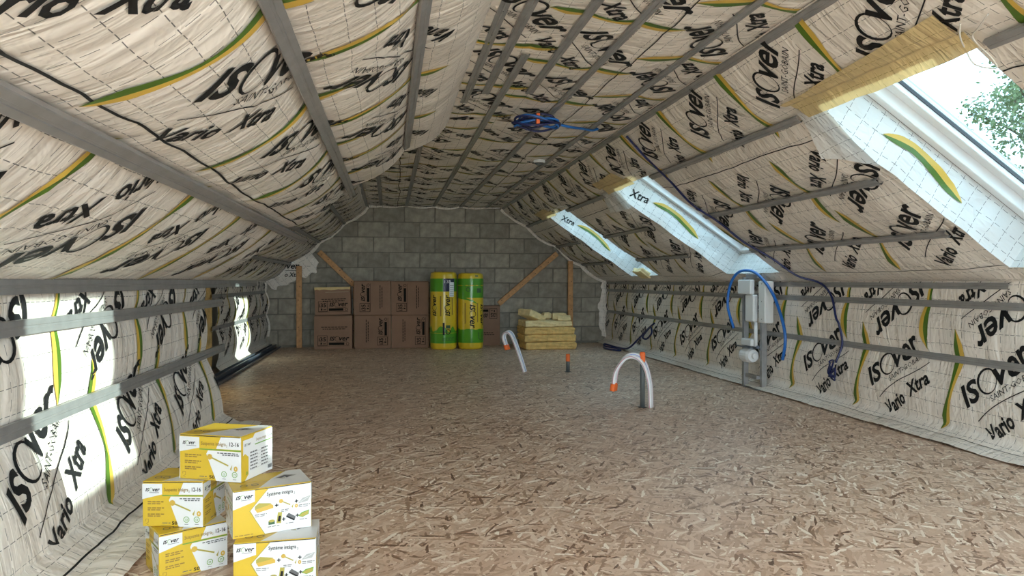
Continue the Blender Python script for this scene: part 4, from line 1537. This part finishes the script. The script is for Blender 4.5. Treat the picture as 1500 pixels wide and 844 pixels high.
# ------------------------------------------------------------------ product boxes
def dashes(P, u0, u1, v, h, m_, seed, layer=1):
    rg_ = random.Random(seed)
    x = u0
    while x < u1 - .003:
        e = min(u1, x + rg_.uniform(.006, .02))
        P.rect(x, v, e, v + h, m_, layer)
        x = e + .003


def icon(P, u, v, r):
    P.ring(u, v, r, r, r * .22, 'cartongreen', n=8, rot=PI / 8, layer=2)
    P.rect(u - r * .35, v - r * .35, u + r * .35, v + r * .25, 'cartongreen', 2)
    P.rect(u - r * .22, v - r * .22, u + r * .22, v + r * .12, 'cartonwhite', 3)
    P.rect(u - r * .6, v - r * 1.55, u + r * .6, v - r * 1.40, 'greyprint', 2)


def hanger(P, a, b, s, layer=2):
    P.ribbon([a, b], .0055 * s, 'olive', layer)
    P.ring(a[0], a[1], .011 * s, .011 * s, .0105 * s, 'yellow', n=8, layer=layer + 1)
    P.poly([(b[0] + .006 * s, b[1] - .012 * s), (b[0] + .016 * s, b[1] + .004 * s), (b[0] + .012 * s, b[1] - .018 * s)], 'olive', layer)
    P.ring(b[0] + .030 * s, b[1] - .010 * s, .008 * s, .010 * s, .006 * s, 'yellow', n=10, layer=layer)


def suspente_front(P, w, h, size_txt=True):
    P.poly([(w * .60, h * .725), (w * .68, h), (w, h), (w, h * .725)], 'cartonwhite', 0)
    P.poly([(w * .44, h * .60), (w * .47, h * .68), (w, h * .68), (w, 0), (w * .60, 0)], 'cartonwhite', 0)
    P.poly([(0, h * .62), (0, h * .97), (w * .33, h * .97), (w * .33, h * .73)], 'cartonwhite', 1)
    swoosh_logo(P, w * .055, h * .80, h * .075, 'black', layer=2, ring='cartongreen')
    P.rect(w * .12, h * .765, w * .28, h * .775, 'greyprint', 2)
    P.rect(w * .33, h * .69, w, h * .715, 'cartongreen', 1)
    P.text('Suspente int\u00e9gra', w * .36, h * .80, h * .085, 'brownprint', .01, 0, width=w * .40, layer=2)
    P.text('2', w * .765, h * .775, h * .05, 'brownprint', .0, 0, layer=2)
    if size_txt:
        P.text('12-16', w * .82, h * .80, h * .095, 'black', .015, 0, width=w * .15, layer=2)
    dashes(P, w * .62, w * .97, h * .625, h * .022, 'greyprint', 3, 2)
    dashes(P, w * .70, w * .97, h * .585, h * .022, 'greyprint', 4, 2)
    hanger(P, (w * .50, h * .54), (w * .80, h * .36), 1.0)
    icon(P, w * .73, h * .165, h * .072)
    icon(P, w * .90, h * .165, h * .072)
    for k, v in enumerate((.55, .505, .41, .365, .27, .225)):
        dashes(P, w * .09, w * (.36 if k % 2 == 0 else .30), h * v, h * .026, 'brownprint', 10 + k, 1)
    P.ribbon([(w * .055, h * .12), (w * .055, h * .17), (w * .10, h * .17), (w * .10, h * .10), (w * .06, h * .06), (w * .10, h * .05)], h * .012, 'brownprint', 1)
    P.text('50', w * .49, h * .05, h * .075, 'black', .02, 0, width=w * .09, layer=2)
    dashes(P, w * .33, w * .47, h * .075, h * .018, 'greyprint', 22, 1)
    P.rect(w * .30, h * .03, w * .47, h * .036, 'greyprint', 1)


def systeme_front(P, w, h):
    P.poly([(0, 0), (0, h * .62), (w * .23, h * .74), (w * .23, h), (w * .44, h), (w * .20, h * .55), (w * .39, 0)], 'cartonyellow', 0)
    P.poly([(0, h * .62), (0, h), (w * .27, h), (w * .27, h * .75)], 'cartonwhite', 1)
    P.ribbon([(w * .44, h), (w * .205, h * .55), (w * .395, 0)], h * .016, 'olive', 1)
    swoosh_logo(P, w * .035, h * .835, h * .082, 'black', layer=2, ring='cartongreen')
    P.rect(w * .10, h * .80, w * .22, h * .81, 'greyprint', 2)
    P.text('Syst\u00e8me int\u00e9gra', w * .42, h * .83, h * .085, 'black', .008, 0, width=w * .335, layer=2)
    P.text('2', w * .765, h * .80, h * .05, 'black', 0, 0, layer=2)
    # row of components with plus signs
    def plus(u, v):
        P.rect(u - .006, v - .0016, u + .006, v + .0016, 'black', 2)
        P.rect(u - .0016, v - .006, u + .0016, v + .006, 'black', 2)
    P.poly([(w * .27, h * .57), (w * .30, h * .49), (w * .50, h * .55), (w * .50, h * .61), (w * .47, h * .65)], 'yellow', 1)
    P.poly([(w * .27, h * .64), (w * .27, h * .57), (w * .42, h * .62), (w * .48, h * .66), (w * .32, h * .70)], 'olive', 2)
    plus(w * .545, h * .60)
    hanger(P, (w * .60, h * .68), (w * .72, h * .57), .7)
    plus(w * .80, h * .63)
    P.poly([(w * .82, h * .57), (w * .88, h * .68), (w * .99, h * .72), (w * .95, h * .60)], 'cartongrey', 1)
    P.ribbon([(w * .85, h * .60), (w * .96, h * .69)], h * .01, 'cartonwhite', 2)
    for u0, u1, v in ((.27, .42, .44), (.60, .72, .47), (.83, .98, .52)):
        dashes(P, w * u0, w * u1, h * v, h * .016, 'greyprint', int(u0 * 100), 1)
        dashes(P, w * u0, w * (u1 - .03), h * (v - .035), h * .012, 'greyprint', int(u0 * 101), 1)
    P.rect(w * .44, h * .19, w * .52, h * .27, 'darkgreen', 1)
    P.ring(w * .48, h * .27, w * .04, h * .03, h * .028, 'olive', n=10, layer=2)
    P.poly([(w * .54, h * .20), (w * .56, h * .44), (w * .615, h * .43), (w * .60, h * .19)], 'olive', 1)
    P.poly([(w * .555, h * .24), (w * .57, h * .36), (w * .60, h * .355), (w * .59, h * .23)], 'black', 2)
    plus(w * .635, h * .27)
    P.poly([(w * .67, h * .34), (w * .70, h * .39), (w * .79, h * .29), (w * .78, h * .23)], 'greyprint', 1)
    P.poly([(w * .665, h * .31), (w * .67, h * .34), (w * .78, h * .23), (w * .77, h * .20)], 'black', 1)
    plus(w * .81, h * .31)
    P.poly([(w * .82, h * .29), (w * .87, h * .36), (w * .97, h * .40), (w * .96, h * .30), (w * .88, h * .25)], 'cartongreen', 1)
    P.poly([(w * .835, h * .29), (w * .88, h * .345), (w * .96, h * .38), (w * .95, h * .305), (w * .88, h * .265)], 'olive', 2)
    for u0, u1, v in ((.43, .58, .14), (.66, .78, .16), (.84, .96, .20)):
        dashes(P, w * u0, w * u1, h * v, h * .014, 'greyprint', int(u0 * 103), 1)
    dashes(P, w * .02, w * .25, h * .04, h * .02, 'brownprint', 44, 1)


def side_table(P, w, h):
    P.rect(0, 0, w, h, 'cartonwhite', -.5)
    P.poly([(0, h * .60), (0, h), (w * .42, h), (w * .12, h * .60)], 'cartonyellow', 0)
    P.poly([(0, 0), (0, h * .60), (w * .12, h * .60), (w * .22, h * .52), (w * .22, h * .12), (w * .10, 0)], 'cartonyellow', 0)
    P.poly([(w * .05, h * .58), (w * .05, h * .92), (w * .40, h * .92), (w * .34, h * .72)], 'cartonwhite', 1)
    swoosh_logo(P, w * .09, h * .78, h * .055, 'greyprint', layer=2, ring='cartongreen')
    P.text('Suspente int\u00e9gra', w * .45, h * .82, h * .07, 'brownprint', 0, 0, width=w * .34, layer=2)
    P.text('12-16', w * .84, h * .82, h * .075, 'black', .01, 0, width=w * .14, layer=2)
    P.rect(w * .42, h * .735, w, h * .76, 'cartongreen', 1)
    for r in range(6):
        v = h * (.58 - r * .075)
        P.rect(w * .26, v - h * .012, w * .92, v - h * .006, 'cartongrey', 1)
        dashes(P, w * .27, w * .50, v, h * .03, 'greyprint', 50 + r, 1)
        dashes(P, w * .62, w * .84, v, h * .03, 'greyprint', 70 + r, 1)
    for k in range(9):
        P.rect(w * (.84 + k * .015), h * .06, w * (.846 + k * .015 + .004 * (k % 2)), h * .15, 'black', 1)
    P.ring(w * .16, h * .16, h * .03, h * .04, h * .02, 'cartongreen', n=10, layer=1)


def top_print(P, w, d, white=True):
    P.poly([(w * .32, 0), (w * .55, d * .55), (w * .80, d), (w, d), (w, 0)] if white else [(0, 0), (0, d), (w * .25, d), (w * .55, d * .45), (w * .62, 0)], 'cartonwhite', 0)
    P.poly([(w * .56, d * .50), (w * .74, d * .42), (w * .90, d * .62), (w * .74, d * .72)], 'cartongrey', 1)
    P.poly([(w * .60, d * .52), (w * .74, d * .46), (w * .84, d * .60), (w * .74, d * .66)], 'greyprint', 2)
    P.ring(w * .16, d * .25, d * .07, d * .07, d * .02, 'greyprint', n=12, layer=1)
    P.ring(w * .30, d * .25, d * .07, d * .07, d * .02, 'greyprint', n=12, layer=1)


def product_box(label, corner, rz, w, d, h, z, style, left=None, right=None, lift=(0.0, 0.0)):
    t = thing('product_box', label, 'box', (corner[0], corner[1], z), rz, 'printed product boxes stacked in front')
    base = 'cartonyellow' if style == 'suspente' else 'cartonwhite'
    box('body', (0, 0, 0), (w, d, h - .004), base, t, .0025)
    for k in (0, 1):
        y0, y1 = (0.0, d / 2 - .0012) if k == 0 else (d / 2 + .0012, d)
        hinge = Vector((0, 0 if k == 0 else d, h - .0035))
        mtx = Matrix.Translation(hinge) @ Matrix.Rotation((lift[k]) * (1 if k == 0 else -1), 4, 'X') @ Matrix.Translation(-hinge)
        f = box('flap', (.001, y0, h - .0035), (w - .001, y1, h), 'cartonyellow', t, .001, mtx)
        P = Print()
        top_print(P, w, d, style == 'suspente' or True)
        V, T, m_, L = P.arrays(.03)
        C = V[T].mean(1)
        sel = (C[:, 1] > y0 + .001) & (C[:, 1] < y1 - .001)
        if sel.any():
            W = np.c_[V, h + .0008 + .0006 * L, np.ones(len(V))] @ np.array(mtx).T
            T2 = T[sel]
            used = np.unique(T2)
            re = np.full(len(V), -1)
            re[used] = np.arange(len(used))
            mk('print', W[used, :3], re[T2], P.mats, f, midx=m_[sel])
    P = Print()
    (suspente_front if style == 'suspente' else systeme_front)(P, w, h - .004)
    P.build('print', face_map((0, 0, 0), (1, 0, 0), (0, 0, 1)), t)
    if left:
        P = Print()
        left(P, d, h - .004)
        P.build('print', face_map((0, d, 0), (0, -1, 0), (0, 0, 1)), t)
    if right:
        P = Print()
        right(P, d, h - .004)
        P.build('print', face_map((w, 0, 0), (0, 1, 0), (0, 0, 1)), t)
    # dark cut edge of the carton board along the opening
    box('board_edge', (.004, -.0012, h - .0052), (w - .004, .0006, h - .0030), 'nail', t, 0)
    return t


R = math.radians
HB = .165
product_box('bottom yellow box turned aslant, below the white and yellow pair', (-.800, 2.665), R(30), .235, .19, HB, .002, 'suspente', left=lambda P, w, h: suspente_front(P, w, h, True), right=lambda P, w, h: suspente_front(P, w, h, False))
product_box('bottom white and yellow box showing assembly parts, standing on the floor', (-.524, 2.535), R(2), .272, .195, HB, .002, 'systeme', right=lambda P, w, h: systeme_front(P, w, h))
product_box('middle yellow box resting on the aslant box', (-.885, 2.765), R(-11), .222, .185, HB, .168, 'suspente', right=lambda P, w, h: suspente_front(P, w, h, False))
product_box('middle white and yellow box showing assembly parts, just under the topmost box', (-.533, 2.572), R(19), .268, .19, HB, .168, 'systeme', left=lambda P, w, h: suspente_front(P, w, h, True), right=lambda P, w, h: systeme_front(P, w, h))
product_box('topmost yellow and white box crowning the stack', (-.760, 2.775), R(-23), .255, .20, HB, .335, 'suspente', left=lambda P, w, h: suspente_front(P, w, h, True), right=side_table)


# ------------------------------------------------------------------ tree outside
def tree(label, x, y, z0, h, cr, seed):
    rg_ = random.Random(seed)
    t = thing('garden_tree', label, 'tree', (x, y, z0))
    Vs, Fs, n0 = [], [], 0
    tips = []

    def add(path, r0, r1):
        nonlocal n0
        V, F = tube_data(np.array(path), np.linspace(r0, r1, len(path)), 6)
        Vs.append(V)
        Fs.extend([tuple(i + n0 for i in f) for f in F])
        n0 += len(V)
    trunk = [(0, 0, 0), (.1, .05, h * .25), (-.05, .1, h * .5), (.1, 0, h * .8), (.05, .05, h)]
    tp = catmull(trunk, 5)
    tube('trunk', tp, np.linspace(.22, .03, len(tp)), 'bark', t, 8)
    for k in range(40):
        f = rg_.uniform(.2, .98)
        p = tp[int(f * (len(tp) - 1))]
        a = rg_.uniform(0, 2 * PI)
        L = cr * rg_.uniform(.6, 1.0) * (1.15 - f * .6)
        q = [p]
        for s in range(1, 5):
            q.append(p + np.array([math.cos(a + .2 * s * rg_.uniform(-1, 1)) * L * s / 4, math.sin(a) * L * s / 4, L * .45 * (s / 4) ** .8 + rg_.uniform(-.1, .1)]))
        add(q, .05, .01)
        for s in range(1, 5):
            for _ in range(3):
                e = q[s] + np.array([rg_.uniform(-1, 1), rg_.uniform(-1, 1), rg_.uniform(-.4, .8)]) * cr * .22
                add([q[s], (q[s] + e) / 2 + np.array([0, 0, .05]), e], .012, .004)
                tips.append((q[s], e))
    mk('branches', np.concatenate(Vs), Fs, 'bark', t)
    V, F = [], []
    nr = np.random.RandomState(seed)
    for a, b in tips:
        for _ in range(58):
            c = a + (b - a) * nr.rand() * 1.1 + nr.normal(0, .16, 3)
            u = nr.normal(0, 1, 3)
            u /= np.linalg.norm(u)
            v = np.cross(u, nr.normal(0, 1, 3))
            v /= np.linalg.norm(v)
            k = len(V)
            s = nr.uniform(.05, .10)
            V += [c - u * s, c + v * s * .45, c + u * s, c - v * s * .45]
            F.append((k, k + 1, k + 2, k + 3))
    o = mk('foliage', np.array(V), F, 'leaf', t)
    o['kind'] = 'stuff'
    return t


tree('pale green leafy tree outside the nearest skylight', 18.5, 17.5, -2.9, 10.5, 4.2, 3)
